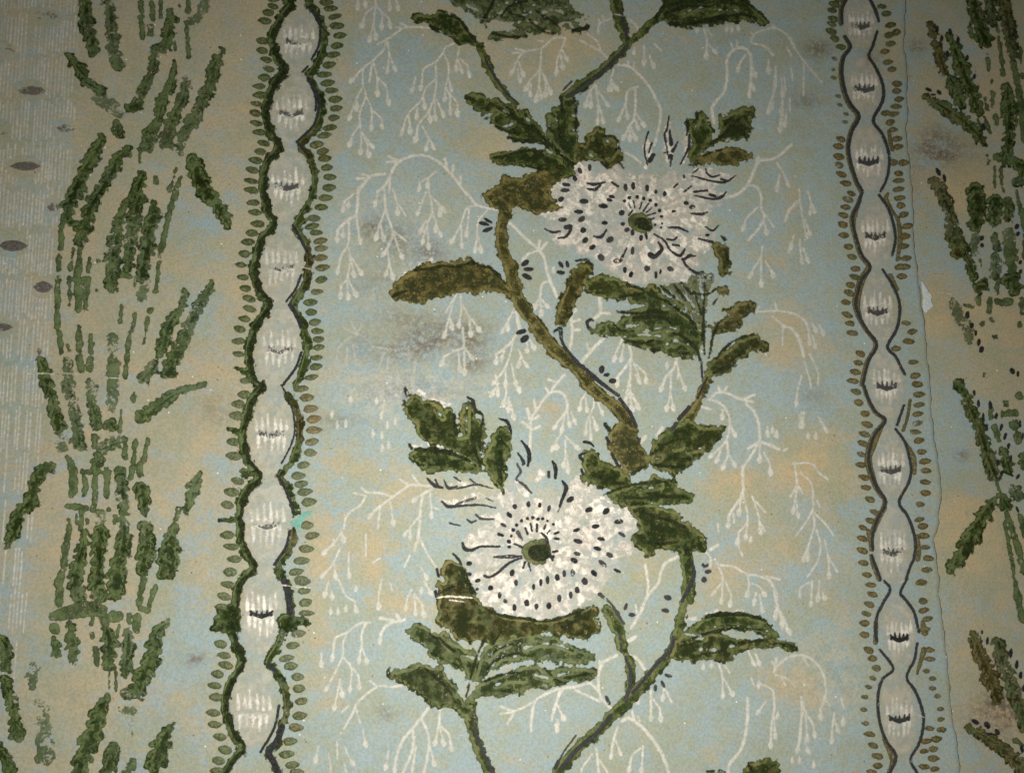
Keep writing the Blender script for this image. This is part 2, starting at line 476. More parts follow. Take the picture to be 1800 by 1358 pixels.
COOL = [(750,120,60,60,.35),(700,300,80,60,.35),(1180,150,90,60,.35),(1330,470,30,80,.3),(850,450,120,60,.35),(800,740,120,60,.3),(950,570,60,60,.35),
        (1300,720,120,90,.45),(1450,420,50,150,.4),(1080,560,150,80,.3),(1200,1250,60,60,.5),(1050,1200,120,60,.4),(680,1200,120,120,.3),(1080,980,40,60,.2),
        (330,1140,55,60,.95),(350,400,60,60,.35),(390,860,40,50,.2),(280,1300,80,60,.25),(290,990,40,60,.5),(500,250,30,60,.2),(1560,600,40,300,.2),(360,560,30,60,.4),
        (1380,1300,60,50,.45),(1600,700,30,200,.35),(620,1330,80,40,.25)]
MOULD = [(790,585,60,22,.75),(690,622,45,30,.6),(745,605,30,28,.85),(830,640,28,16,.9),(730,690,90,22,.6),(655,400,22,18,.85),(690,420,25,20,.5),(755,440,28,16,.8),
         (775,470,22,18,.5),(640,610,35,20,.5),(600,740,40,14,.55),(660,500,50,25,.45),(700,560,60,20,.5),(830,600,35,25,.6),(345,1158,16,12,.95),(1437,90,26,18,.9),
         (1415,180,30,16,.6),(1425,700,30,25,.35),(680,1250,20,14,.6),(700,430,50,40,.4),(380,720,40,30,.4),(520,470,18,20,.3),(1530,110,20,18,.5)]
MOULD2 = [(1655,270,55,30,.9),(1640,250,30,30,.5),(1610,85,16,14,.8),(1740,1260,50,40,.8),(1760,1240,30,50,.8),(1690,800,12,10,.8),(1600,330,20,40,.3)]
TAN2S = [(1700,330,50,50,1.0),(1760,120,80,160,.45),(1700,560,90,40,.5),(1760,640,70,90,.55),(1730,960,90,80,.9),(1640,520,25,30,.8),(1640,560,30,20,.6),(1720,1150,60,60,.5),
         (1690,900,50,40,.5),(1760,1260,50,60,.8),(1650,1330,20,40,.4),(1620,200,40,200,.15)]

def fields(x, y, right=False):
    if right:
        tan = 0.34 + sum(blob(x, y, *b) for b in TAN2S)
        tan = tan - blob(x, y, 1690, 760, 60, 90, .3) - blob(x, y, 1640, 440, 40, 90, .3)
        mould = sum(blob(x, y, *b) for b in MOULD2)
        return tan, mould, np.zeros_like(x)
    u = left_chain_x(y) - x                      # px left of the left chain
    stripe = 1 / (1 + np.exp(-(u - 15) / 14.0))
    hatch = 1 / (1 + np.exp(-(u - (395 + 0.02 * y)) / 9.0))
    tan = 0.15 + 0.48 * stripe * (1 - 0.22 * np.clip((y - 950) / 350, 0, 1)) - 0.26 * hatch * np.clip((y + 250) / 600, 0.3, 1.0)
    tan = tan + 0.8 * sum(blob(x, y, *b) for b in TANS) - sum(blob(x, y, *b) for b in COOL)
    mould = sum(blob(x, y, *b) for b in MOULD)
    white = 0.75 * np.exp(-(((x - 720) / 110) ** 2 + ((y - 690) / 45) ** 2)) + 0.35 * np.exp(-(((x - 700) / 120) ** 2 + ((y - 440) / 120) ** 2))
    white = white + 0.35 * np.exp(-(((x - 880) / 120) ** 2 + ((y - 880) / 50) ** 2)) + blob(x, y, 1460, 1190, 70, 70, .45)
    return tan, mould, white

def build_sheet(name, x0f, x1f, lift, right, label):
    step = 6.0
    ys = np.arange(-240, 1600 + step, step)
    nu = int((1900 if not right else 420) / step)
    rows = []
    for y in ys:
        a, b = x0f(y), x1f(y)
        xs = a + (b - a) * np.linspace(0, 1, nu)
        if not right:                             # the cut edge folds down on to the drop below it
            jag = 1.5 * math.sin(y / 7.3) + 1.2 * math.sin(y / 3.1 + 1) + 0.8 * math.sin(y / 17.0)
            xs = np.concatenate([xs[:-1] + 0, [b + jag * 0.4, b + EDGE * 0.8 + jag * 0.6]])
        rows.append(np.stack([xs, np.full_like(xs, y)], 1))
    G = np.array(rows)
    X, Y = G[..., 0], G[..., 1]
    ny, nx = X.shape
    H = relief(X, Y) + lift
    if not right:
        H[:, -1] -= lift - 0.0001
        curl = np.exp(-((X[:, :-1] - X[:, -2:-1]) / 9.0) ** 2) * 0.00012 * (0.6 + 0.4 * np.sin(Y[:, :-1] / 37))
        H[:, :-1] += curl
    wx, wz = wallxz(X, Y)
    base = np.array([float(wx.mean()), 0.0, float(wz.min())])
    V = np.stack([wx, -H, wz], -1).reshape(-1, 3) - base
    idx = np.arange(nx * ny).reshape(ny, nx)
    f = np.stack([idx[1:, :-1], idx[1:, 1:], idx[:-1, 1:], idx[:-1, :-1]], -1).reshape(-1, 4)
    me = bpy.data.meshes.new(name)
    me.vertices.add(len(V)); me.vertices.foreach_set('co', V.astype(np.float32).ravel())
    me.loops.add(f.size); me.loops.foreach_set('vertex_index', f.astype(np.int32).ravel())
    me.polygons.add(len(f)); me.polygons.foreach_set('loop_start', (np.arange(len(f)) * 4).astype(np.int32))
    me.update(); me.shade_smooth()
    tan, mould, white = fields(X, Y, right)
    set_attr(me, 'tan', np.broadcast_to(tan, X.shape)); set_attr(me, 'mould', np.clip(mould, 0, 1)); set_attr(me, 'white', np.clip(white, 0, 1))
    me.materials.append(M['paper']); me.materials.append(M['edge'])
    if not right:
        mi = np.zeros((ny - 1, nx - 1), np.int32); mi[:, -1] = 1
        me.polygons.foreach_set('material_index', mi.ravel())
    o = bpy.data.objects.new(name, me); COL.objects.link(o)
    o.location = base
    o['label'] = label; o['category'] = 'wallpaper'
    return o

SHEET = build_sheet("wallpaper_sheet", lambda y: -230.0, lambda y: float(seam_x(y)), MAIN_LIFT, False,
                    "wide faded blue wallpaper drop with two white flowers between two bead chains")
SHEET2 = build_sheet("wallpaper_sheet", lambda y: float(seam_x(y)) - 14.0, lambda y: 2050.0, 0.0, True,
                     "narrow right hand wallpaper drop with dark wheat sheaves beyond the cracked seam")

# ------------------------------------------------------------------ print: wheat sheaves
def ear(t, pts, r):
    """an ear of wheat: a core with plump grains set alternately left and right"""
    p = tp(t, nums(pts))
    rr = (np.interp(np.linspace(0, 1, len(p)), np.linspace(0, 1, len(r)), r) if isinstance(r, (list, tuple)) else np.full(len(p), float(r))) / K
    p, rr = spline(p, rr * 1.08, 6)
    out = [('s', p, rr * 0.64)]
    seg = np.hypot(*np.diff(p, axis=0).T); cum = np.concatenate([[0], np.cumsum(seg)])
    pos, side = 0.0, 1
    while pos < cum[-1]:
        x = np.interp(pos, cum, p[:, 0]); y = np.interp(pos, cum, p[:, 1]); q = np.interp(pos, cum, rr)
        j = min(len(p) - 2, int(np.searchsorted(cum, pos)))
        d = p[j + 1] - p[j]; d = d / (np.hypot(*d) + 1e-6); nrm = np.array([-d[1], d[0]])
        c = np.array([x, y]) + nrm * side * q * random.uniform(0.35, 0.7)
        a = math.atan2(d[1], d[0]) + side * random.uniform(0.3, 0.9)
        out.append(('e', c, q * random.uniform(0.5, 0.78), q * random.uniform(0.32, 0.5), a))
        side = -side
        pos += q * random.uniform(0.38, 0.62)
    return out

def worn(f):
    a, b, c = random.uniform(.02, .05), random.uniform(0, 6), random.uniform(.015, .035)
    return lambda x, y: np.clip(f + 0.13 * np.sin(a * y + b) + 0.10 * np.sin(c * (x - y) + b * 2), 0, .75)
def sheaf(sheet, lift, label, ears, stalks, seeds=()):
    lo = np.array([tp(e[0], nums(e[1])).max(0) for e in ears])
    mid = np.array([tp(e[0], nums(e[1])).mean(0) for e in ears]).mean(0)
    wx, wz = wallxz(mid[0], lo[:, 1].max())
    root = bpy.data.objects.new("wheat_sheaf", None)
    root.empty_display_size = 0.01
    COL.objects.link(root)
    root.parent = sheet
    root.location = Vector((float(wx), -0.002, float(wz))) - abs_loc(sheet)
    root['label'] = label
    for e in stalks:
        piece("stalk", [st(e[0], e[1], e[2])], 'ear', 3, root, step=2.2, margin=3.0, tone=0.15, fade=0.15, lift=lift)
    for e in ears:
        es = ear(e[0], e[1], e[2])
        fd = e[4] if len(e) > 4 else 0.05
        piece("wheat_ear", es, 'ear', 4, root, step=2.4, margin=3.2, tone=e[3], fade=worn(fd), thick=0.0002, lift=lift)
        if fd < .32:
            piece("dark_overprint", es, 'over', 5, root, step=2.6, margin=3.0, tone=e[3], fade=worn(min(.6, (.05 if lift is None else -.12) + fd * 1.3)), lift=lift, inset=2.4, shift=(1.2, 1.0))  # fuller on the right drop: the dimmer light there is put into the print
    for s in seeds:
        piece("ink_seed", [el(*s)], 'ink', 6, root, step=1.6, lift=lift)
    return root

sheaf(SHEET, None, "green wheat sheaf at the upper left, tied at its waist", [
    ('A1', "600 -60 605 0 620 180 650 300 665 385", [44, 44, 50, 56, 52], .2, .0),
    ('A1', "760 -60 765 0 785 130 790 260 810 380 835 490", [42, 42, 42, 38], .25, .3),
    ('A1', "1200 90 1190 240 1150 370", [26, 44, 42], .15, .1),
    ('A1', "1100 350 1090 400 1080 490 1040 580 1000 690", [34, 40, 32, 36, 40], .2, .3),
    ('A1', "890 755 930 770 985 740", [22, 46, 52], .15, .0),
    ('A1', "1500 -60 1460 0 1400 130 1320 180", [44, 42, 34, 22], .3, .35),
    ('A1', "490 400 560 500 605 550", [26, 38, 36], .25, .0),
    ('A1', "600 590 640 610 730 660", [34, 40, 30], .15, .15),
    ('A1', "670 690 740 720 800 770 845 820", [34, 46, 46, 34], .2, .42),
    ('A1', "825 870 835 960", [34, 38], .15, .05),
    ('A1', "1575 365 1530 440 1500 500 1490 590 1440 690 1410 760 1360 860 1290 960 1265 1100", [26, 40, 46, 44, 46, 40, 50, 40, 18], .3, .25),
    ('A1', "1235 450 1215 550 1200 640 1150 700 1130 790 1110 870 1075 930 1030 1040", [16, 28, 34, 36, 38, 40, 50, 64], .15, .18),
    ('A1', "1310 570 1290 700 1240 800 1200 900 1160 1020", [30, 38, 42, 46, 58], .35, .22),
    ('A1', "720 965 700 1040 640 1130 590 1230 530 1360 490 1470 480 1550", [28, 42, 50, 54, 58, 56, 40], .1, .05),
    ('A1', "910 1050 830 1120 800 1200 750 1290 690 1390 635 1470 620 1570 580 1640 570 1710", [24, 42, 48, 48, 46, 50, 50, 60, 40], .12, .08),
    ('A1', "1010 1230 985 1300 940 1400 890 1420 850 1540 830 1660 800 1790 790 1910 790 2040", [38, 46, 30, 26, 46, 48, 48, 44, 46], .12, .06),
    ('A2', "990 10 960 130 935 260 920 400 905 540", [44, 48, 48, 44, 40], .12, .08),
    ('A2', "1090 70 1090 150 1060 230 1040 350 1020 480 1000 600", [24, 56, 60, 56, 50, 52], .12, .08),
    ('A2', "1000 590 1000 740", [52, 42], .1, .5),
    ('A1', "1365 1120 1390 1250 1450 1350 1490 1400 1545 1480 1590 1560 1605 1610", [46, 62, 60, 54, 48, 42, 18], .2, .02)],
    [('A1', "995 -40 1000 100", 15), ('A1', "1000 145 1005 285", 18), ('A1', "1075 45 1075 150", 19), ('A1', "1062 200 1065 255", 22),
     ('A1', "1135 -40 1135 140", 14), ('A1', "1325 -40 1325 90", 22), ('A1', "1262 52 1268 58", 12), ('A1', "1315 220 1330 420", 13),
     ('A1', "1230 300 1235 360", 10), ('A1', "1245 1190 1190 1350", [8, 16]), ('A1', "1270 1255 1225 1370", 16),
     ('A2', "1240 -10 1190 150 1150 330 1125 450", [22, 22, 20, 16]), ('A2', "1120 490 1100 690", [14, 18]),
     ('A1', "990 1060 985 1150", [18, 6]), ('A1', "910 1060 920 1100", 14), ('A1', "1095 1265 1098 1285", 18),
     ('A2', "455 210 440 260 440 380", [20, 14, 24]), ('A2', "425 460 420 540", 22), ('A2', "418 600 420 700 415 860 415 930", [17, 20, 18, 22]),
     ('A2', "430 985 440 1110", [16, 20]), ('A2', "525 400 505 540", [10, 18]), ('A2', "500 610 500 790", [20, 12]),
     ('A2', "575 350 568 480 555 590 560 700 560 820", [12, 20, 30, 32, 24]), ('A2', "635 475 630 555", 17), ('A2', "620 610 610 815", 22),
     ('A2', "695 475 697 478", 12), ('A2', "685 685 690 688", 10), ('A2', "500 215 600 225", 20), ('A2', "505 615 620 605", 16),
     ('A2', "860 575 920 590", 22), ('A1', "1250 150 1245 170", 12)])

sheaf(SHEET, None, "faded green wheat sheaf in the middle of the left stripe", [
    ('A2', "1310 690 1290 770 1270 840 1220 880 1180 960 1160 1060 1120 1140", [22, 32, 34, 40, 42, 44, 32], .1, .22),
    ('A2', "1490 620 1460 700 1410 770 1370 860 1330 940 1280 1060 1230 1150 1180 1270", [24, 36, 48, 52, 46, 56, 64, 60], .12, .25),
    ('A2', "1090 1210 1050 1270 1000 1320", [42, 46, 40], .08, .25),
    ('A2', "285 1165 320 1230 340 1350 375 1440 395 1530 420 1660", [32, 46, 44, 38, 46, 56], .18, .03),
    ('A2', "490 1170 495 1240 490 1330 520 1480 545 1610 565 1750 590 1790", [28, 38, 46, 42, 40, 42, 34], .1, .28),
    ('A2', "655 1330 655 1480 680 1580 685 1650", [34, 40, 42, 32], .1, .25),
    ('A2', "800 1000 800 1100", [30, 42], .1, .4), ('A2', "810 1170 810 1230 800 1400 795 1540", [42, 46, 44, 24], .1, .32),
    ('A3', "1450 -10 1260 40 1130 130 1000 225", [18, 30, 44, 56], .1, .25),
    ('A3', "790 260 800 290", [52, 46], .1, .3), ('A3', "430 340 435 430", [50, 46], .1, .5),
    ('A3', "510 375 590 430", [34, 32], .1, .2), ('A3', "680 350 670 430", [24, 22], .1, .3), ('A3', "700 430 780 420 880 370", [34, 52, 30], .1, .25),
    ('A3', "385 560 300 590 250 690 230 800 160 860 130 950 80 1070 50 1130", [36, 48, 54, 58, 48, 54, 40, 20], .15, .06),
    ('A3', "690 480 680 600", [38, 40], .08, .25), ('A3', "860 640 870 760 890 880", [38, 44, 42], .1, .18),
    ('A3', "870 930 880 1050 860 1180 835 1290 820 1420 825 1480", [36, 46, 56, 66, 66, 30], .1, .1),
    ('A3', "1000 700 1020 780 1020 880", [54, 58, 40], .15, .15), ('A3', "1030 970 1040 1080 1030 1180 1000 1290", [46, 52, 60, 50], .12, .1),
    ('A3', "1410 610 1370 700 1335 840", [22, 46, 26], .1, .2), ('A3', "1240 930 1270 860 1310 890", [20, 28, 18], .08, .25),
    ('A3', "1235 975 1205 1090 1200 1200 1140 1310", [26, 68, 78, 58], .12, .06),
    ('A3', "720 880 720 950", [32, 34], .1, .3), ('A3', "605 1010 590 1100 565 1230 545 1340 555 1480", [24, 36, 54, 60, 58], .08, .06),
    ('A3', "715 1000 700 1100 700 1250 690 1380 690 1540", [54, 58, 52, 60, 50], .12, .08)],
    [('A2', "860 800 855 905", 19), ('A2', "950 860 950 920 920 1010 905 1110 900 1200 885 1290", 18), ('A2', "1065 828 1062 840", 20),
     ('A2', "1045 880 1020 1060", 14), ('A2', "565 950 565 1020 570 1110", [14, 30, 26]), ('A2', "565 1160 580 1250", 28),
     ('A2', "650 1000 650 1120", 20), ('A2', "640 1175 640 1240", 26), ('A2', "490 1080 500 1105", 16),
     ('A3', "950 40 945 110", 14), ('A3', "865 170 845 310", [10, 18]), ('A3', "885 380 885 500", 19), ('A3', "960 380 940 560 925 640", 17),
     ('A3', "1045 370 1015 520", 18), ('A3', "480 490 515 570 525 660 510 760", [18, 34, 34, 26]), ('A3', "590 590 600 660 605 760", 17),
     ('A3', "590 600 770 600", 20), ('A3', "675 640 680 760 660 860", 22), ('A3', "755 580 755 770", 22), ('A3', "850 590 855 620", 38),
     ('A3', "990 550 990 620", 22), ('A3', "770 855 772 860", 15), ('A3', "480 835 620 850", 17), ('A3', "620 930 622 955", 11),
     ('A3', "490 930 490 1000 470 1120 455 1260 425 1380 430 1520", [14, 20, 22, 24, 32, 28]), ('A3', "545 900 545 960", 10),
     ('A3', "580 880 575 990", 16), ('A3', "815 910 815 950", 16),
     ('A4', "395 255 480 235 600 205 730 220", [40, 52, 60, 40]), ('A4', "1015 -10 995 120 985 190", 22), ('A4', "985 190 1040 215", 20),
     ('A4', "1100 50 1055 180", 18)])

sheaf(SHEET, None, "pale green wheat sheaf fading out at the lower left", [
    ('A4', "500 300 510 400 525 500 525 590", [28, 48, 54, 18], .3, .2), ('A4', "410 440 412 530", [34, 32], .12, .22),
    ('A4', "730 270 765 370 780 470 765 610", [14, 44, 60, 40], .08, .2), ('A4', "905 350 910 450 890 620 880 690", [34, 46, 42, 18], .06, .15),
    ('A4', "1195 285 1120 360 1090 470 1070 560 1010 680 960 770", [24, 46, 60, 66, 56, 44], .06, .1), ('A4', "870 790 1010 800", [34, 40], .06, .2),
    ('A4', "10 405 55 480 40 620", [34, 52, 40], .2, .0), ('A4', "40 690 85 830 110 960 140 1110", [36, 40, 44, 52], .15, .15),
    ('A4', "255 590 240 690 240 760", [34, 42, 22], .15, .5), ('A4', "275 850 310 940 320 1060 340 1180 340 1250", [34, 54, 54, 66, 70], .1, .42),
    ('A4', "-40 1150 40 1240 90 1370", [40, 46, 46], .15, .0),
    ('A4', "765 800 720 900 690 1010 640 1110 600 1220 560 1380", [18, 58, 64, 64, 66, 64], .1, .12),
    ('A4', "820 1155 790 1230 750 1370", [36, 48, 58], .12, .15), ('A4', "940 1270 885 1370", [28, 36], .1, .35),
    ('A4', "1240 990 1170 1080 1130 1180 1090 1320", [8, 46, 66, 62], .08, .1), ('A4', "850 900 950 920", [30, 30], .1, .55),
    ('A4', "935 980 930 1090", [24, 20], .1, .5)],
    [('A4', "395 335 397 350", 36), ('A4', "390 405 390 420", 18), ('A4', "660 270 655 310", 17), ('A4', "660 385 660 395", 17),
     ('A4', "680 490 690 590", 20), ('A4', "800 258 840 258", 42), ('A4', "845 320 835 400", 15), ('A4', "910 250 912 300", 17),
     ('A4', "970 260 965 350", 27), ('A4', "740 270 735 320", 12), ('A4', "780 600 775 760", 6), ('A4', "820 620 825 780", 9)])

SD = [('E1',1180,215,11,25,0),('E1',1270,232,13,24,-10),('E1',1210,280,11,26,5),('E1',1325,290,11,24,0),('E1',1385,420,10,24,15),('E1',1435,550,10,20,10),
      ('E1',1118,640,25,11,30),('E1',1190,660,22,12,40),('E1',1150,675,18,7,10),('E1',1715,245,14,26,25),('E1',1500,900,12,26,-15),('E1',1250,390,12,26,0)]
SD2 = [('E1',1185,1215,14,30,-25),('E1',1228,1258,12,28,-10),('E2',1735,240,15,20,25),('E2',1742,290,13,18,25),('E2',1490,320,14,18,20),('E2',1490,370,14,14,0),
       ('E2',1758,490,12,14,10),('E2',1760,555,10,16,10)]
SD3 = [('E2',1390,858,15,26,5),('E2',1420,930,15,20,20),('E2',1448,985,11,20,5),('E2',1468,1050,12,26,8),('E2',1485,1100,17,24,20),('E2',1700,1250,16,24,-30),('E2',1740,1270,10,22,0),
       ('E3',1435,45,9,22,-5),('E3',1465,120,10,26,0),('E3',1498,210,9,26,0),('E3',1525,288,9,26,0),('E3',1548,130,12,30,-10),('E3',1590,205,11,22,10),
       ('E3',1627,285,11,26,15),('E3',1655,348,11,26,15),('E3',1605,530,11,20,0),('E3',1630,610,11,24,10),('E3',1745,630,11,20,25),('E3',1680,415,10,22,10),
       ('E3',1695,500,10,20,10),('E3',1758,260,9,26,0),('E3',1777,345,9,22,0),('E3',1740,860,8,24,-20)]
SD4 = [('E4',1527,430,10,28,5),('E4',1690,515,12,34,5),('E4',1730,595,12,30,5),('E4',1757,668,12,26,0),('E4',1780,760,12,24,5),('E4',1443,995,28,16,30),
       ('E4',1525,1018,18,28,-35),('E4',1595,1065,15,24,-30),('E4',1770,1185,12,28,-15),('E4',1490,370,8,15,0),('E4',1540,1080,22,8,10)]
sheaf(SHEET2, 0.0, "dark wheat sheaf in the top right corner", [
    ('E1', "1390 -40 1440 30 1470 170 1520 320", [30, 52, 62, 50], .25, .0), ('E1', "1550 -40 1560 100 1560 180", [44, 44, 30], .3, .1),
    ('E1', "1630 -40 1660 150 1690 300 1710 420", [46, 46, 44, 26], .45, .05), ('E1', "1130 180 1160 260", [28, 36], .9, .1),
    ('E1', "1165 310 1200 420 1225 520", [30, 42, 34], .8, .05), ('E1', "1265 560 1310 650 1345 750", [38, 46, 40], .2, .0),
    ('E1', "1265 250 1310 380 1360 520 1410 650 1470 800", [28, 42, 50, 52, 40], .25, .0),
    ('E1', "1085 685 1200 750 1300 820 1400 890 1500 1010", [22, 40, 46, 46, 36], .4, .0),
    ('E1', "1660 620 1680 780 1680 920 1670 1050 1650 1150", [36, 50, 48, 42, 36], .2, .05),
    ('E1', "1700 1130 1800 1210", [44, 54], .15, .05), ('E1', "1720 1280 1790 1290", [36, 34], .15, .2)],
    [('E1', "1600 200 1620 380 1640 540", [10, 15, 13]), ('E1', "1700 400 1740 600 1770 800 1790 1000", [18, 24, 26, 22]), ('E1', "1530 400 1540 500", 11),
     ('E1', "1560 570 1560 600", 10), ('E1', "1565 660 1570 750", 14), ('E1', "1510 700 1525 780", 14), ('E1', "1585 820 1600 870", 17),
     ('E1', "1460 850 1470 890", 10), ('E1', "1510 830 1550 940", [8, 14]), ('E1', "1760 350 1765 450", 10), ('E1', "1730 780 1735 900", 12),
     ('E1', "1700 90 1700 180", 9), ('E1', "1410 210 1420 260", 20), ('E1', "1580 1180 1580 1330", 8), ('E1', "1620 1180 1640 1350", 12),
     ('E1', "1590 1100 1640 1130", 26), ('E1', "1530 1100 1540 1160", 12), ('E1', "1770 540 1775 560", 12)], SD)
sheaf(SHEET2, 0.0, "dark wheat sheaf with curled brown foot at the right edge", [
    ('E1', "1145 1265 1210 1345", [36, 46], .8, .2), ('E1', "1450 1330 1480 1350", [30, 34], .1, .0),
    ('E2', "1220 20 1270 160 1290 300 1320 430", [44, 40, 44, 58], .55, .12), ('E2', "1280 90 1330 300 1390 470 1440 600", [14, 26, 40, 34], .35, .0),
    ('E2', "1460 660 1500 660", [50, 52], .35, .0), ('E2', "1450 -30 1460 130 1440 250", [60, 60, 44], .15, .0),
    ('E2', "1590 50 1585 130 1575 220", [58, 62, 44], .15, .0), ('E2', "1680 50 1670 190", [38, 38], .2, .02),
    ('E2', "1580 300 1600 400", [26, 28], .15, .3), ('E2', "1590 450 1580 580", [42, 34], .15, .2), ('E2', "1680 280 1690 480", [46, 46], .15, .35),
    ('E2', "1640 620 1700 610 1730 690", [34, 60, 52], .2, .1), ('E2', "1450 300 1440 430", [30, 30], .1, .5)],
    [('E2', "1735 -10 1760 120 1800 260", [14, 18, 22]), ('E2', "1600 640 1600 710", 14), ('E2', "1790 300 1790 460", 14), ('E2', "1570 560 1600 600", 16),
     ('E2', "1480 470 1490 520", 6), ('E2', "1700 510 1705 580", 30)], SD2)
sheaf(SHEET2, 0.0, "thin olive wheat sheaf below the torn patch on the right drop", [
    ('E2', "1280 760 1340 870 1390 950 1410 1050", [32, 44, 36, 22], .6, .38), ('E2', "1310 1320 1345 1370 1400 1490 1450 1600 1500 1730 1550 1880 1590 1990", [24, 38, 44, 48, 48, 50, 44], .4, .08),
    ('E3', "1640 430 1690 590", [28, 40], .3, .1), ('E3', "1580 790 1520 880 1450 990 1380 1130 1310 1220 1270 1290", [34, 54, 58, 62, 46, 34], .3, .05),
    ('E3', "1620 760 1680 850", [34, 40], .2, .1), ('E3', "1710 700 1750 770", [34, 52], .2, .2), ('E3', "1790 480 1790 560", [38, 40], .15, .3)],
    [('E2', "1465 745 1470 775", 22), ('E2', "1545 745 1550 835", 18), ('E2', "1600 765 1690 765", 24), ('E2', "1770 745 1775 835", 20), ('E2', "1750 905 1750 940", 12),
     ('E2', "1498 905 1500 920", 14), ('E2', "1365 785 1435 795", 7), ('E2', "1500 1270 1500 1280", 12), ('E2', "1580 1010 1590 1020", 14), ('E2', "1555 880 1560 900", 10),
     ('E3', "1550 150 1560 220", 16), ('E3', "1585 280 1610 370", 22), ('E3', "1640 190 1720 185", 26), ('E3', "1720 258 1722 275", 34), ('E3', "1745 335 1750 375", 24),
     ('E3', "1755 60 1760 70", 26), ('E3', "1655 110 1660 130", 16), ('E3', "1600 680 1640 780", [8, 16]),
     ('E3', "1670 890 1740 1100 1790 1300", [24, 24, 22]), ('E3', "1655 950 1690 1150 1720 1350", [14, 18, 12]), ('E3', "1760 900 1800 1060", 18),
     ('E4', "1725 10 1745 120 1775 280", [14, 26, 24])], SD3)
sheaf(SHEET2, 0.0, "brown stained wheat sheaf in the bottom right corner", [
    ('E4', "1425 380 1480 540 1550 680 1600 850", [36, 50, 56, 44], .75, .08), ('E4', "1600 430 1640 580 1700 740 1750 880 1800 1050", [38, 52, 54, 52, 44], .55, .2),
    ('E4', "1385 1035 1500 1090 1600 1160 1700 1240 1790 1320", [28, 38, 44, 50, 56], .65, .05)],
    [('E4', "1700 840 1760 980", 20), ('E4', "1730 1130 1790 1160", 20)], SD4)

# ------------------------------------------------------------------ print: white hatching and grey lozenges on the far left
def build_hatch():
    LZ = [(84, 31, 26, 9, .65, 4), (8, 95, 22, 10, .75, 0), (58, 163, 26, 8, .3, 2), (118, 229, 18, 7, .5, 3), (6, 232, 18, 8, .8, 0), (47, 295, 27, 8, .2, 2), (96, 366, 12, 7, .4, 0),
          (25, 434, 26, 10, .0, 3), (79, 507, 17, 10, .05, -3), (8, 577, 18, 7, .2, 6), (72, 620, 4, 7, .3, 0)]
    shapes = []
    y0 = -40
    for row in range(16):
        h = 66 + 5 * row ** 0.3 + random.uniform(-6, 6)
        fadey = row / 16
        xr = np.interp(y0 + h / 2, [0, 340, 440, 680, 900, 1070, 1140], [146, 128, 102, 84, 66, 50, 34])
        x = -60 + random.uniform(0, 5)
        while x < xr:
            near = min(((x - l[0]) / (l[2] + 6)) ** 2 + ((y0 + h * .5 - l[1]) / 60) ** 2 for l in LZ)
            a = y0 + random.uniform(0, 16); b = y0 + h - random.uniform(-4, 10)
            lean = -0.075
            skip = any(abs(x - l[0]) < l[2] * 1.15 and a < l[1] < b for l in LZ)
            parts = [(a, b)]
            for l in LZ:
                if abs(x - l[0]) < l[2] * 1.15 and a - 14 < l[1] < b + 14:
                    g = 22 * math.sqrt(max(0.05, 1 - ((x - l[0]) / (l[2] * 1.2)) ** 2))
                    parts = [(a, min(b, l[1] - g)), (max(a, l[1] + g), b)]
            miss = (y0 > 640 and random.random() < .35) or (y0 > 830 and x < 40 and random.random() < .3) or random.random() < .06
            if not miss:
                for (c, d) in parts:
                    if d - c > 8:
                        shapes.append(('s', np.array([(x + lean * (c - y0), c), (x + lean * (d - y0) + random.uniform(-.8, .8), d)]),
                                       np.array([random.uniform(1.1, 1.6), random.uniform(1.2, 1.8)])))
            x += random.uniform(5.2, 7.2)
        y0 += h + 2
        if y0 > 1140: break
    o = piece("hatching", shapes, 'white', 1, SHEET, step=1.5, margin=1.6, tone=0.0,
              fade=lambda x, y: np.clip(0.30 - 0.2 * y / 700 + 0.1 * np.sin(x / 13 + y / 29), .12, .5), label="fine white vertical hatching at the left edge")
    o['kind'] = 'stuff'
    for l in LZ:
        piece("lozenge", [('p', np.array([(l[0] - l[2], l[1]), (l[0] - l[2] * .55, l[1] - l[3] * .75), (l[0], l[1] - l[3]), (l[0] + l[2] * .55, l[1] - l[3] * .75),
              (l[0] + l[2], l[1]), (l[0] + l[2] * .55, l[1] + l[3] * .75), (l[0], l[1] + l[3]), (l[0] - l[2] * .55, l[1] + l[3] * .75)]))],
              'lozenge', 2, SHEET, step=2.0, fade=l[4] * .9 + .12, tone=.3)
build_hatch()

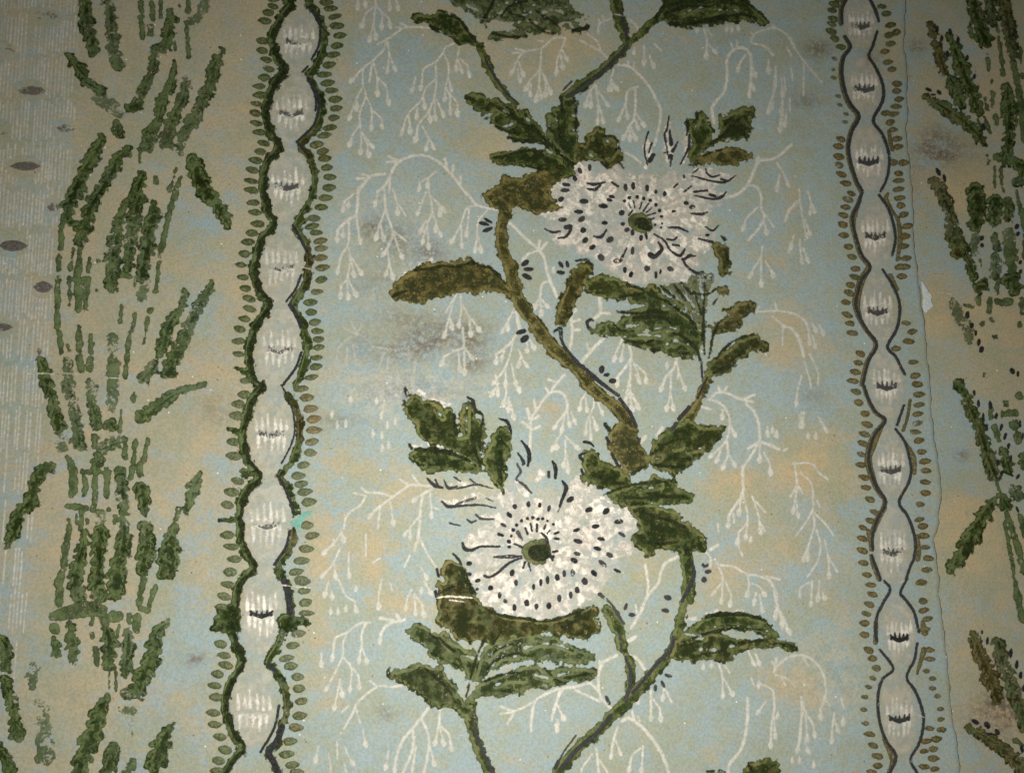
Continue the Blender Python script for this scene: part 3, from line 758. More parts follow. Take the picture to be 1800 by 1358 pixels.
# ------------------------------------------------------------------ print: the two chains of beads with their dashes
def offs(path, dx):
    q = nums(path)
    return ' '.join('%g %g' % (q[i] + dx, q[i + 1]) for i in range(0, len(q), 2))
LL = [('B1', "500 -60 490 0 535 45 470 130 410 230 400 310 430 420 488 505 430 580 370 700 355 820 390 940 445 1040 370 1150 340 1250 335 1345"),
      ('B2', "335 0 365 130 410 225 330 320 290 450 270 560 305 680 375 800 290 920 255 1030 235 1150 265 1300 330 1358"),
      ('B3', "410 20 340 90 310 170 280 300 280 430 320 540 385 630 310 720 260 820 250 940 260 1050 300 1170 350 1260 270 1358"),
      ('B4', "260 10 230 100 220 230 190 300 210 420 268 580 210 680 170 770 150 870 175 990 215 1100 275 1170 200 1270 140 1358")]
LR = [('B1', "660 -30 655 45 700 110 750 200 760 310 735 420 675 520 655 560 710 650 745 760 730 860 660 960 595 1030 640 1100 690 1200 690 1345"),
      ('B2', "690 -10 640 100 560 235 600 300 650 420 650 530 620 660 550 790 590 880 620 970 640 1080 625 1180 590 1290 560 1358"),
      ('B3', "590 60 640 150 665 250 670 350 650 430 610 530 530 630 580 700 620 800 635 880"), ('B3', "615 1020 620 1070 590 1160 520 1250 545 1345"),
      ('B4', "560 0 600 120 610 230 550 370 510 470 450 580 510 650 560 760 580 860 570 960 540 1030 510 1130 450 1200 490 1280 520 1370")]
tone_l = lambda x, y: 0.12 + blob(x, y, 510, 500, 400, 1, 0) + np.where(x > left_chain_x(y) + 10, blob(x, y, 545, 460, 40, 45, .6) + blob(x, y, 540, 740, 40, 60, .8)
                                                                       + blob(x, y, 530, 270, 30, 40, .7) + blob(x, y, 520, 1260, 60, 60, .35) + blob(x, y, 515, 945, 30, 30, .7), 0)
sh = [st(t, offs(p, -6), [28, 31, 29]) for t, p in LL] + [st(t, p, [24, 27, 24]) for t, p in LR]
sh += [pg('B4', "85 185 160 175 230 150 265 250 255 350 180 375 100 365 45 365 45 335 90 310 55 270 100 240"),
       pg('B4', "510 270 570 230 640 260 735 260 735 310 660 330 600 370 530 350"),
       pg('B2', "130 1230 200 1215 280 1260 280 1310 220 1270 150 1250"), pg('B3', "230 580 300 570 370 600 300 640 250 610"),
       pg('B3', "105 930 200 915 270 870 270 960 200 960 120 945"), pg('B3', "150 285 210 285 270 330 290 360 240 345 170 310"),
       pg('B2', "560 235 640 170 720 180 690 200 640 210 590 250")]
CHL = piece("bead_chain", sh, 'ear', 3, SHEET, step=2.2, margin=3.2, tone=tone_l, fade=0.06, thick=0.0002,
            label="green bead chain border on the left with dark green dashes")
piece("dark_overprint", sh, 'over', 4, CHL, step=2.6, margin=3.0, tone=tone_l, fade=.0, inset=.9, shift=(.8, .4))
for t, p in LL:
    piece("ink_line", [st(t, offs(p, 11), [11, 15, 12])], 'rim', 5, CHL, step=1.8, margin=3.0, tone=.0, fade=.1)
for t, p, r in [('B1', "735 230 722 340 672 435", 8), ('B1', "645 485 603 528", 7), ('B1', "690 650 705 720 700 790", 9), ('B1', "725 760 690 890 580 1000", 8), ('B1', "570 1010 620 1070", 9),
                ('B2', "600 580 560 680 495 765", 8), ('B2', "600 1120 560 1230 470 1350", 9), ('B3', "540 -10 600 110 628 220 632 330 600 430 540 540", 6),
                ('B3', "598 1010 572 1120 492 1245", 9), ('B4', "525 880 490 1040 395 1205", 9), ('B4', "545 1030 510 1130 455 1205 495 1290 520 1370", 22),
                ('B2', "520 790 560 850 600 940", 14), ('B3', "520 630 560 700 600 800 625 880", 10), ('B1', "655 60 700 120 735 200", 11), ('B1', "650 570 705 660 735 760", 12),
                ('B4', "450 590 500 640", 12), ('B4', "560 10 590 120 600 230", 22), ('B2', "540 235 575 290 640 420", 9)]:
    piece("ink_line", [st(t, p, r)], 'ink', 5, CHL, step=1.8, fade=.05)

RL = [('E1', "560 -40 545 0 510 80 510 180"), ('E1', "530 270 568 345 520 420 508 530 530 660 570 750 628 830 580 930 555 1050 580 1180 620 1290 655 1350"),
      ('E2', "655 0 625 80 585 170 590 240 620 350 650 440 708 525 650 610 620 700 605 790 640 890 690 970 752 1070 690 1190 650 1345"),
      ('E3', "660 0 690 90 740 180 808 240 740 330 705 420 690 520 715 620 750 710 812 810 750 940 720 1050 720 1140"), ('E3', "712 1180 740 1260 775 1350"),
      ('E4', "800 10 842 70 790 170 750 260 740 370 750 430"), ('E4', "770 490 862 620 790 690 760 780 755 900 770 1010 810 1120 885 1240 830 1370")]
RR = [('E1', "685 -30 740 80 768 165"), ('E1', "755 235 722 340 695 410 730 470 780 570 800 660 785 740 728 858 790 950 830 1060 840 1150 820 1270 780 1350"),
      ('E2', "770 20 830 110 870 220 885 330 862 440"), ('E2', "795 540 860 640 905 740 915 840 890 960 825 1080 880 1150 920 1230 945 1275"),
      ('E3', "940 135 890 272"), ('E3', "880 300 940 380 970 470 990 580 970 680 905 810 960 900 1000 1000 1020 1100 1010 1200 985 1260 955 1350"),
      ('E4', "965 -10 915 90 950 140 1010 230 1042 365"), ('E4', "1030 445 1010 560 955 680 1010 770 1050 860 1075 960 1070 1060 1040 1160 988 1260 1045 1370")]
sh = []
for t, p in RL:
    if t != 'E4' : sh.append(st(t, offs(p, -8), [8, 14, 20, 12, 16]))
sh += [st('E2', "635 60 590 180 590 240", [12, 22, 14]), st('E2', "690 540 640 640 615 780 640 890", [20, 26, 22, 14]), st('E3', "780 280 725 420 705 520 740 680 780 760", [18, 20, 10, 16, 18]),
       st('E3', "800 850 750 950 725 1010", 20), st('E3', "690 1010 715 1120", 16), st('E4', "745 300 740 440", 16), st('E4', "800 1110 860 1260 835 1360", 17),
       
       st('E1', "840 930 850 1010 865 1060", 14), st('E2', "830 10 820 50 870 140 905 200 920 330 900 470", [10, 16, 10, 14, 18, 12]), st('E2', "850 580 900 680", [16, 12]),
       st('E2', "920 250 970 240", 9), st('E2', "900 465 990 455", 10), st('E2', "930 310 980 300", 9), st('E2', "905 175 960 155", 9),
       
       st('E3', "985 100 965 220 935 310", 11), st('E3', "950 390 1010 500 1015 610", [10, 16, 12]), st('E3', "1030 1050 1045 1140 1040 1210", 16),
       st('E3', "1040 1050 1110 1045", 13), st('E4', "1070 300 1085 370", [14, 24]), st('E4', "1080 490 1060 560 1030 660", [20, 16, 8]),
       ]
CHR = piece("bead_chain", sh, 'dash', 3, SHEET, step=2.0, tone=.85, fade=.16, label="thin brown and black bead chain border beside the cracked seam")
for t, p in RL + RR:
    w = [9, 11, 10]
    if t == 'E1': w = [10, 12, 9]
    piece("ink_line", [st(t, p, w)], 'ink', 5, CHR, step=1.7, fade=.12)

def bead(chain, cx, cy, w, up_, dn, tone, fadew, crescent_fade, right=False):
    """pale bead with white comb strokes and a dark crescent across its middle"""
    n = 9
    lens = []
    for i in range(n + 1):
        a = math.pi * i / n
        lens.append((cx - w * math.sin(a) ** 0.8 + 0.07 * (1 if not right else -1) * math.cos(a) * up_, cy - up_ * math.cos(a) if i <= n / 2 else cy - dn * math.cos(a)))
    for i in range(n, -1, -1):
        a = math.pi * i / n
        lens.append((cx + w * math.sin(a) ** 0.8 + 0.07 * (1 if not right else -1) * math.cos(a) * up_, cy - up_ * math.cos(a) if i <= n / 2 else cy - dn * math.cos(a)))
    piece("bead", [('p', np.array(lens))], 'bead', 1, chain, step=3.0, tone=tone, fade=.1)
    sh = []
    for i in range(6):
        x = cx + (i - 2.5) * w * 0.27 + random.uniform(-1.5, 1.5)
        l = up_ * random.uniform(.32, .52) * (1 - abs(i - 2.5) * .09)
        sh.append(('s', np.array([(x + 1, cy - 4 - random.uniform(0, 4)), (x + .5, cy - l * .5), (x, cy - l)]), np.array([4.0, 3.4, 1.4])))
    for i in range(5):
        x = cx + (i - 2) * w * 0.27 + random.uniform(-1.5, 1.5)
        l = dn * random.uniform(.28, .55) * (1 - abs(i - 2) * .12)
        sh.append(('s', np.array([(x, cy + 7), (x - .5, cy + 7 + l * .5), (x - 1, cy + 7 + l)]), np.array([4.2, 3.4, 1.4])))
    sh.append(('s', np.array([(cx - w * .5, cy + 4), (cx, cy + 11), (cx + w * .55, cy + 4)]), np.array([2, 3.2, 2])))
    piece("white_comb", sh, 'comb', 2, chain, step=1.8, tone=.1 + tone * .25, fade=fadew * .6)
    sh = [('s', np.array([(cx - w * .56, cy - 3), (cx - w * .32, cy + 4.0), (cx, cy + 6.5), (cx + w * .34, cy + 4), (cx + w * .56, cy - 3)]), np.array([1.2, 3.0, 4.2, 3.2, 1.2]))]
    for i in range(5):
        x = cx + (i - 2) * w * .25
        sh.append(('s', np.array([(x, cy + 4), (x + random.uniform(-1, 2), cy - random.uniform(2, 7))]), np.array([2.6, .9])))
    piece("ink_crescent", sh, 'ink', 5, chain, step=1.6, fade=crescent_fade)
for a in [(524, 75, 37, 66, 56, .1, .25, .5), (513, 200, 38, 68, 56, .1, .2, .45), (505, 328, 38, 70, 66, .1, .15, .42), (495, 469, 38, 72, 70, .05, .5, .5), (492, 613, 40, 74, 72, .1, .4, .45),
          (478, 761, 40, 72, 76, .05, .2, .45), (470, 920, 42, 80, 70, .08, .3, .62), (460, 1076, 36, 84, 78, .2, .05, .05), (446, 1250, 40, 86, 62, .12, .25, .85)]:
    bead(CHL, *a)
for a in [(1510, 46, 29, 60, 40, .7, .45, .42), (1516, 157, 31, 55, 50, .8, .35, .35), (1524, 284, 31, 68, 54, .75, .35, .2), (1536, 414, 31, 66, 58, .7, .35, .25), (1540, 546, 31, 70, 60, .65, .35, .3),
          (1555, 678, 31, 68, 60, .55, .35, .3), (1562, 824, 31, 78, 58, .45, .35, .35), (1566, 968, 31, 82, 64, .45, .35, .38), (1577, 1118, 28, 76, 50, .55, .3, .0), (1577, 1259, 32, 78, 66, .5, .5, .12)]:
    bead(CHR, *a, right=True)

DL = {'B1': ("405 8 400 58 368 103 343 160 325 300 325 368 352 432 372 500 340 558 305 620 308 682 287 742 277 808 285 878 305 944 335 1020 312 1078 280 1140 255 1205 245 1280 250 1345",
             "775 32 805 75 835 133 850 198 870 266 852 338 825 402 795 473 762 541 785 600 812 652 838 714 845 775 828 842 803 910 763 965 710 1030 752 1078 765 1125 780 1190 800 1257 795 1330"),
      'B2': ("262 75 275 142 295 222 253 285 225 348 200 430 175 507 190 593 208 672 235 745 238 815 200 887 168 957 160 1043 160 1132 210 1320",
             "770 42 740 110 690 185 675 242 705 287 735 343 738 395 740 460 750 530 740 613 710 697 665 772 670 840 695 910 712 973 720 1030 722 1085 710 1158 705 1222 670 1295"),
      'B3': ("280 58 238 125 228 205 200 390 205 488 235 660 190 738 163 830 160 1040 188 1120 210 1208 180 1297",
             "680 18 720 80 745 158 768 230 770 307 755 388 745 465 695 550 658 625 680 682 705 738 735 808 720 970 757 1043 715 1135 682 1218 645 1297 680 1350"),
      'B4': ("165 35 140 118 120 190 115 450 140 530 150 597 95 660 75 740 80 820 65 930 75 1012 110 1100 145 1190 100 1265 90 1340",
             "690 15 700 80 710 160 718 235 660 378 622 460 578 550 607 605 655 680 665 762 680 850 670 950 645 1035 603 1130 578 1220 618 1295 650 1345")}
DR = {'E1': ("480 8 455 45 440 88 445 148 435 185 432 235 458 285 500 345 455 425 440 500 450 560 480 690 488 750 535 815 530 870 500 990 482 1040 485 1110 490 1168 503 1232 535 1295",
             "790 60 820 110 850 190 890 240 840 260 850 320 810 375 830 450 860 500 895 600 893 652 910 708 888 760 815 805 873 812 848 868 870 920 895 985 905 1040 870 1150 940 1152 905 1228 905 1278 905 1338"),
      'E2': ("575 8 550 50 535 105 520 160 515 225 522 300 555 380 580 452 603 535 598 592 568 650 558 705 535 770 545 858 565 918 580 985 635 1130 620 1195 598 1258 580 1322",
             "912 42 922 92 945 155 972 235 955 305 945 375 965 460 920 520 950 520 930 588 960 915 1000 975 975 1045 885 1095 1005 1190 1020 1285 1035 1345"),
      'E3': ("600 38 620 115 665 192 680 268 660 335 650 400 637 475 638 550 658 637 672 708 700 790 733 880 700 938 652 988 648 1063 648 1148 655 1235 680 1318",
             "1048 58 1048 130 1040 193 1035 258 1023 318 1045 380 1065 458 1087 525 1095 590 1090 670 1092 745 1055 825 1050 930 1075 978 1080 1045 1095 1125 1115 1203 1105 1282"),
      'E4': ("705 38 718 103 695 175 675 240 660 305 660 385 690 492 715 552 745 618 720 690 690 750 662 820 655 908 665 1003 695 1080 720 1157 752 1232 755 1300 715 1345",
             "1065 20 1075 150 1080 215 1105 275 1085 350 1115 490 1120 555 1095 640 1140 692 1140 760 1175 815 1198 905 1200 975 1205 1050 1120 1040 1170 1115 1100 1130 1150 1185 1085 1200 1150 1250 1085 1310 1160 1325")}
for chain, D, right in ((CHL, DL, False), (CHR, DR, True)):
    for t, (ls, rs) in D.items():
        for side, s in ((0, ls), (1, rs)):
            q = nums(s)
            for i in range(0, len(q), 2):
                x, y = q[i], q[i + 1]
                px, py = tp(t, [x, y])[0]
                if right:
                    rx, ry, a = random.uniform(33, 44), random.uniform(18, 25), random.uniform(6, 24) if side == 0 else random.uniform(-12, 6)
                    tn, fd = random.uniform(.65, .95), random.choice([0, .02, .05, .1, .25])
                    if t == 'E1' and y < 360: tn = .35
                    if t == 'E1' and 400 < y < 900 and side == 0: rx, ry, fd = 24, 13, .35
                    if t == 'E4' and 620 < y < 1010: rx, ry, fd = 28, 17, .25
                else:
                    rx, ry, a = random.uniform(42, 53), random.uniform(21, 28), random.uniform(-2, 16) if side == 0 else random.uniform(-13, 2)
                    if t in ('B3', 'B4') : rx, ry = rx * 1.1, ry * 1.15
                    tn, fd = 0.12, random.choice([0, 0, .02, .08, .2])
                    if side == 1:
                        tn = float(tone_l(np.array(px), np.array(py)))
                p0 = el(t, x, y, rx, ry, a)
                pts = []
                for k in range(14):                 # a dash is a little leaf, blunt towards the chain, pointed outside
                    th = 2 * math.pi * k / 14
                    cx_, sy_ = math.cos(th), math.sin(th)
                    out = -1 if side == 0 else 1
                    ww = ry * (1.0 - 0.28 * max(0, cx_ * out)) * random.uniform(.88, 1.1)
                    X_, Y_ = rx * cx_ * random.uniform(.95, 1.04), ww * sy_
                    ar = math.radians(a)
                    pts += [x + X_ * math.cos(ar) - Y_ * math.sin(ar), y + X_ * math.sin(ar) + Y_ * math.cos(ar)]
                piece("dash", [pg(t, pts)], 'dash', 4, chain, step=2.2, margin=1.8, tone=tn, fade=fd, thick=0.0002)

# ------------------------------------------------------------------ print: white sprays of buds behind the flowers
def spray(label, parts, fade=0.1):
    shapes = []
    fl = []
    for t, s in parts:
        for path in s.split(';'):
            tok = path.split()
            if not tok: continue
            r = 7.8; end = False
            if tok[0][0] == 'r': r = float(tok.pop(0)[1:]) * 1.18
            if tok[-1] == 'b': end = True; tok.pop()
            q = [float(x) for x in tok]
            if len(q) == 2:
                c = tp(t, q)[0]
                shapes.append(bud(c + [0.3, -6], c + [0, 5], 3.8)); continue
            p = tp(t, q)
            if end:
                d = p[-1] - p[-2]; L = np.hypot(*d) + 1e-6; u = d / L
                bl = min(12.5, max(8.0, L * 0.75))
                b0 = p[-1] - u * bl
                sway = np.array([-u[1], u[0]]) * random.uniform(-.8, .8)
                shapes.append(bud(b0, p[-1] + sway, random.uniform(4.0, 5.4)))
                if len(p) > 2 or L > bl:
                    pp = p.copy(); pp[-1] = b0
                    sp, sr = spline(pp, np.full(len(pp), r / K))
                    shapes.append(('s', sp, sr))
            else:
                rr = np.linspace(r, r * 1.05, len(p)) / K
                sp, sr = spline(p, rr)
                shapes.append(('s', sp, sr))
    return piece("bud_spray", shapes, 'white', 1, SHEET, step=1.6, margin=1.8, tone=0.05, fade=fade, label=label)

W = "white spray of hanging buds "
spray(W + "at the top beside the left chain", [('B1', "1120 -40 1120 50;1120 50 1050 110 1020 205 b;1120 50 1105 170 1075 305 b;1105 170 1120 285 b;1120 50 1165 110 1160 215 b;1165 100 1210 140 1222 205 b;1000 -10 990 75 b;1040 -10 1050 60 b;1215 -10 1215 85 b;1265 10 1275 85 b")], .2)
spray(W + "left of the top left leaf", [('B1', "r7 1510 215 1400 205 1310 215 1200 290 1130 325;1260 205 1310 215;1290 175 1350 205;r7 1200 290 1170 370 1100 440 1020 500 945 590 b;1200 300 1215 390 1200 525 b;1215 390 1258 515 b;1100 440 1130 560 1130 685 b;1130 560 1190 620 1212 745 b;1030 490 1030 600 1050 690 1010 800 1010 890;1030 620 980 720 930 850 b;985 700 990 785 b;1050 690 1090 780 1090 925 b;1100 790 1160 850 1165 915 b;1010 890 960 960 935 1035 b;1010 890 1020 1000 1010 1090 b;1020 940 1060 1020 1070 1110 b;1040 960 1100 1050 b;1095 460 1075 590")], .08)
spray(W + "under the top left leaf", [('C1', "r7 470 320 410 350 390 390 340 450 260 500 235 645 b;r7 340 450 345 580 330 700 290 800 220 890 200 1005 b;345 560 270 640 240 720 150 810 100 955 b;150 810 165 945 b;215 770 205 845 b;200 560 175 660 b;255 700 265 775 b;330 700 340 855 b;345 710 402 828 b;395 390 430 470 430 560 410 620 405 720 b;430 560 455 645 b;410 620 440 690 445 808 b;430 660 490 730 497 820 b;250 900 290 980 275 1065 b;290 970 330 1055 b;510 340 490 430 482 510 b;495 430 530 525 b;510 430 560 470 578 550 b;295 800 302 865 b")], .08)
spray(W + "arching left of the upper flower's stem", [('B1', "r9 1760 1375 1680 1270 1590 1170 1500 1110 1400 1100 1290 1140 1240 1200 1190 1300 1130 1358;r8 1200 1150 1290 1140;r8 1210 1110 1280 1140;r10 1605 1125 1620 1200;r9 1662 1165 1655 1245;r8 1715 1245 1710 1300;r10 1180 1230 1080 1250 1010 1340;r8 990 1265 1060 1260;r8 1030 1235 1080 1250;r7 1220 1250 1215 1358;1540 1210 1490 1260 1480 1325 b;1500 1250 1430 1290 1420 1345 b"),
       ('B2', "r10 1000 -30 985 150 930 190 860 260 845 345 b;r8 930 190 930 350 880 440 850 565 b;r9 985 170 1000 280 1015 355 b;930 390 940 470 920 600 880 650 870 735 b;940 440 970 590 b;950 450 1022 575 b;920 600 925 745 b;920 600 985 725 b;900 70 890 135 b;930 60 930 105 b;970 10 900 70;890 260 890 312 b"),
       ('B2', "r8 1180 -20 1190 120 1230 240 1240 300 1200 390 1165 445 b;1190 120 1150 220 1120 330 b;1150 220 1178 335 b;1240 270 1330 340;1250 300 1280 400 1308 465 b;1200 390 1215 500 1185 585 b;1210 470 1240 605 b;1140 -10 1110 95 b;1240 -20 1270 80 1275 155 b;1280 80 1330 168"),
       ('B2', "r7 1490 -20 1515 130 1480 220 1440 362 b;1515 130 1545 230 1578 305 b;1480 220 1492 395 b;1540 200 1540 272 b;1470 0 1412 155 b;1500 20 1560 90 1572 165 b;1550 70 1605 132 b;1470 200 1430 282 b")], .12)
spray(W + "by the bend of the upper flower's stem", [('C2', "r8 560 0 610 70 640 90 720 110 780 120;640 90 560 110 520 220 450 355 b;575 110 560 305 b;520 230 525 385 b;r7 700 125 640 200 630 310 615 415 b;640 310 662 415 b")], .08)
spray(W + "under the long olive leaf", [('C2', "490 710 460 760 410 840;465 760 440 860 400 1015 b;440 880 460 955 b;515 710 520 830 500 945 b;530 790 570 870 590 1005 b;570 860 652 972 b;530 950 535 1080 480 1110 400 1150 380 1212 b;535 1080 600 1165 b;500 1100 510 1255 b;540 1110 540 1275 b")], .22)
spray("nearly rubbed out white spray in the mouldy patch beside the left chain", [('B2', "r9 1000 1000 900 950;r9 990 990 950 910;r9 1000 990 1020 900;950 1010 860 1090 845 1170;960 1070 980 1200;1040 1010 1100 1080;1180 1120 1140 1230;1210 1150 1200 1240;1350 1080 1350 1180;1400 1180 1370 1358;870 1260 860 1330;1100 1080 1300 1120 1360 1160;920 1090 915 1210;1010 1240 1015 1330")], .55)
spray("loose white buds left of the big lobed leaf", [('B3', "895 190;930 270;990 260;1240 200;1280 270;1335 240;1180 330;1245 340;1245 430;1290 410;1260 100 1240 220;1025 90;1205 100")], .15)
spray(W + "left of the lower flower", [('B3', "r9 1600 700 1480 690 1420 700 1310 780 1200 860 1150 915 b;r9 1370 650 1430 690;r9 1460 625 1500 680;r8 1310 770 1230 745 1140 740 1100 710;r7 1040 745 1130 765;r8 1130 765 1090 830 1000 900 970 1000 920 1080 830 1170 b;960 1000 975 1085 b;905 1070 908 1112;1230 840 1215 990;1300 800 1325 965 b;r10 1590 720 1530 760 1510 900 1500 1040 1470 1150;1525 750 1460 805 b;1510 900 1420 1010 1400 1045 b;1500 1040 1550 1150 1620 1260;1580 730 1590 830 1640 860;1590 840 1590 915 b;1440 990 1440 1065 b;950 1130 900 1240 820 1335 b;910 1240 920 1345 b;1010 1160 1010 1335 b;1130 1040 1130 1180;1180 1230 1230 1200;1440 1180 1400 1260;1520 1270 1560 1345 b"),
       ('B4', "870 10 840 115 b;890 80 895 135 b;940 0 990 110 1050 150 1068 225 b;990 200;885 220;935 220;1240 0 1220 110 1220 205 b;1060 60;1450 70 1420 130 1410 215 b;1470 100 1480 245 b;1480 120 1520 170 1538 258 b;1300 20 1312 72;1540 10 1592 105 b;1520 75")], .22)
spray(W + "beside the lower flower's brown calyx", [('B4', "r10 1400 280 1290 310 1240 370 1225 445 b;r10 1340 290 1230 270;r12 1350 250 1370 290;r8 1160 300 1080 310 1000 370 920 410 890 565 b;1000 370 970 450 970 530 920 640 850 775 b;980 550 1030 620 1020 785 b;1040 620 1080 680 1085 765 b;r8 1130 310 1100 380 1100 460 1080 580 b;1105 470 1140 585 b;820 510 820 605 b;950 700 910 905 b;950 720 970 815 b")], .16)
spray(W + "beneath the bottom left leaf", [('B4', "r8 1390 740 1300 750 1210 750 1080 850 1040 930 980 1040;1210 745 1160 710;1010 880 960 930;1060 900 1090 1000;1110 1050 1132 1165 b;800 1160 778 1275 b;870 1220 890 1370;930 1130 930 1250;980 1170 1042 1295 b;980 1290 1000 1370"),
       ('B4', "r10 1580 880 1520 960 1450 1050 1390 1120 1340 1250 1330 1345 b;r9 1460 1050 1460 1180 1410 1300 1380 1370;r9 1520 970 1570 1100 1560 1240 1530 1370;1570 1140 1612 1295 b;r8 1480 1170 1450 1370;1290 1200 1268 1325 b;r9 1650 910 1640 1020 1610 1155 b;1650 1030 1675 1155 b;r8 1660 1030 1710 1080 1732 1195 b")], .2)
spray(W + "above the upper flower's lobed leaf", [('C1', "r7 1250 280 1170 280 1080 350 960 380 910 440 870 535 b;900 355 960 370;880 385 950 385;920 450 957 545 b;915 500 930 585 b;1050 300 1090 300;r7 1080 350 1070 490 1000 580 970 645 b;1070 490 1065 600 1045 720 b;1075 500 1110 590 1112 685 b;1100 540 1152 665 b;1070 620 1080 705 b;1010 600 1000 685 b;1250 290 1220 360 1190 440 1185 535 b;1225 360 1262 435 b;1215 380 1232 495 b")], .12)
spray("thin white tendril looping round the top vine fork", [('C1', "1570 140 1490 180 1480 250;1485 150 1490 190;1510 120 1520 160;r7 1400 250 1470 300 1500 370 1550 420;r7 1350 295 1500 370"), ('D1', "600 140 660 180 690 250")], .2)
spray(W + "arching over the upper flower", [('D1', "r9 540 465 620 480 700 550 770 640 820 740 840 800 820 920 795 1030;510 500 490 560 475 645 b;490 560 532 645 b;500 580 490 645 b;610 440 610 480;650 450 650 490;380 600 340 660 310 755 b;350 660 352 760 b;r7 385 610 400 720 440 870 b;395 640 472 755 b;400 720 400 875 b;r8 680 620 610 650 590 740 540 860 b;590 740 607 845 b;r8 660 640 660 760 650 850 620 890 580 985 b;660 800 722 895 b;660 850 682 915 b;625 890 667 995 b;620 900 625 995 b;r8 590 1080 650 1110 700 1150"), ('D1', "720 330 720 465 b;760 410 792 488 b;650 370;790 320 840 370")], .12)
spray(W + "under the top right leaf", [('D1', "r7 1140 220 1160 300 1155 420 b;1170 320 1222 390 b;1090 225;1160 220 1192 262;1300 210;1335 215;1380 205")], .15)
spray(W + "curling above the upper flower's right leaves", [('D1', "r10 1210 880 1195 780 1220 730 1280 660 1300 560 1300 440 1340 370 1410 350 1460 390 1470 480 1465 580 1452 695 b;1430 400 1390 460 1370 515 b;1480 490 1502 550 b;1465 570 1480 645 b;1330 320 1345 360;1370 300 1370 340")], .08)
spray(W + "in the upper right beside the right chain", [('D1', "r8 1770 350 1720 260 1640 215 1580 220 1500 250 1470 310 1560 340 1620 400;r7 1470 240 1490 270;r8 1640 480 1640 620 1600 740 1590 805 b;1680 560 1692 688 b;1690 700 1690 850 1670 935 b;1590 440 1590 525 b;1700 560 1710 640;1740 700 1742 785;1720 350 1750 410"),
       ('E1', "r7 150 280 190 370 240 440 290 500 370 590;20 190 60 220;45 490 30 620 20 775 b;80 560 95 660 80 805 b;240 460 240 680;150 490 165 575;80 820 70 935 b;120 790 110 895 b")], .25)
spray(W + "hanging right of the upper flower", [('D2', "r10 1750 70 1640 160 1530 180 1490 250 1450 340 1380 410 1270 440;r8 1440 350 1500 360 1540 420 1540 500 1560 580 1520 660 1450 735;1520 500 1440 580 1410 665 b;1560 580 1582 695 b;1570 560 1632 645;1650 190 1700 270 1732 355 b;1670 280 1650 385 b;1550 780 1540 850 1490 930 1460 995 b;1540 850 1540 1055 b;1570 880 1632 985 b;1790 460 1740 530 1710 600;1770 700 1750 795 b;r12 1520 160 1510 200"),
       ('E2', "r7 210 -20 210 70 140 120 110 205;270 -10 300 80 325 135 b;290 90 290 152 b;220 70 240 200 265 318 b;250 190 292 298 b;215 330 228 495 b;240 390 278 485 b;150 350 140 420;20 540 30 595 b")], .18)
spray(W + "right of the upper flower's feathery leaf", [('D3', "r7 1400 200 1480 195 1560 190 1690 210 1760 260 1790 330 1790 420;1450 160 1430 200;1560 140 1570 190;1540 230 1600 280 1610 330 1610 410;r7 1610 290 1700 340 1740 420 1755 490;1740 650 1710 760 1700 855 b;1740 900 1740 1005 b"),
       ('E2', "r7 150 840 240 890 270 950 280 1065 b;300 920 332 978 b;350 930 382 995 b;300 1000 322 1085 b;r8 100 940 160 960 210 1050 240 1150;95 950 90 1070;240 1180 280 1300 290 1370;280 1130 340 1260 340 1340")], .25)
spray(W + "under the upper flower's feathery leaf", [('D3', "490 390 450 470 430 540 b;500 430 480 540 b;r9 540 440 550 520 500 600 450 660 455 715 b;r8 545 530 545 650 520 760 510 815 b;550 520 590 600 612 695 b;590 570 650 630 657 695 b;545 700 557 888 b;550 760 603 878 b"), ('D3', "r10 870 520 850 590 790 660 755 745 b;800 570;r7 830 620 825 760 800 885 b;825 760 850 882 b;870 560 890 640 932 745 b;880 620 875 665")], .05)
spray("white twig strokes left of the feathery leaf's curl", [('D3', "r11 360 380 280 460 200 550;r8 240 420 260 470;r12 330 100 335 200 300 240;r9 340 205 400 210;r10 120 470 140 330 130 230 165 185;r9 140 270 190 250;r9 140 330 190 320")], .05)
spray(W + "right of the lower vine leaves", [('D3', "r9 1100 810 1160 760 1230 770 1320 810 1410 780;r8 1160 720 1170 760;r8 1220 720 1200 760;r9 1320 810 1400 830;r9 1350 840 1410 900 1440 980 1445 1100 1370 1150;r9 1445 1100 1580 1160;r9 1440 1110 1400 1190 1340 1280 1330 1340;1450 1130 1450 1245 b;r8 1110 810 1190 850 1230 920 1240 990 1220 1090 1170 1150 1100 1212 b;1190 880 1190 945 b;1240 980 1278 1065 b;r8 1220 1100 1230 1190 1190 1295 b;1180 1150 1150 1245 b;1230 1190 1282 1275 b;1480 1180 1520 1260 1530 1335 b;1500 1000 1505 1065 b;1545 1020 1572 1075 b;r8 1050 860 1110 880;r12 770 1010 735 1060;r12 650 1070 615 1110"),
       ('D4', "r10 1330 240 1335 420 1290 500 1240 580 1230 665 b;1335 430 1365 560 1360 640 1310 700 1295 785 b;1320 430 1310 575 b;1370 640 1355 745 b;1390 750;1295 780 1330 860;1270 560 1275 632;1400 450 1440 570 1460 705 b;1420 480 1490 560;1450 620 1487 692;1160 640 1165 692")], .1)
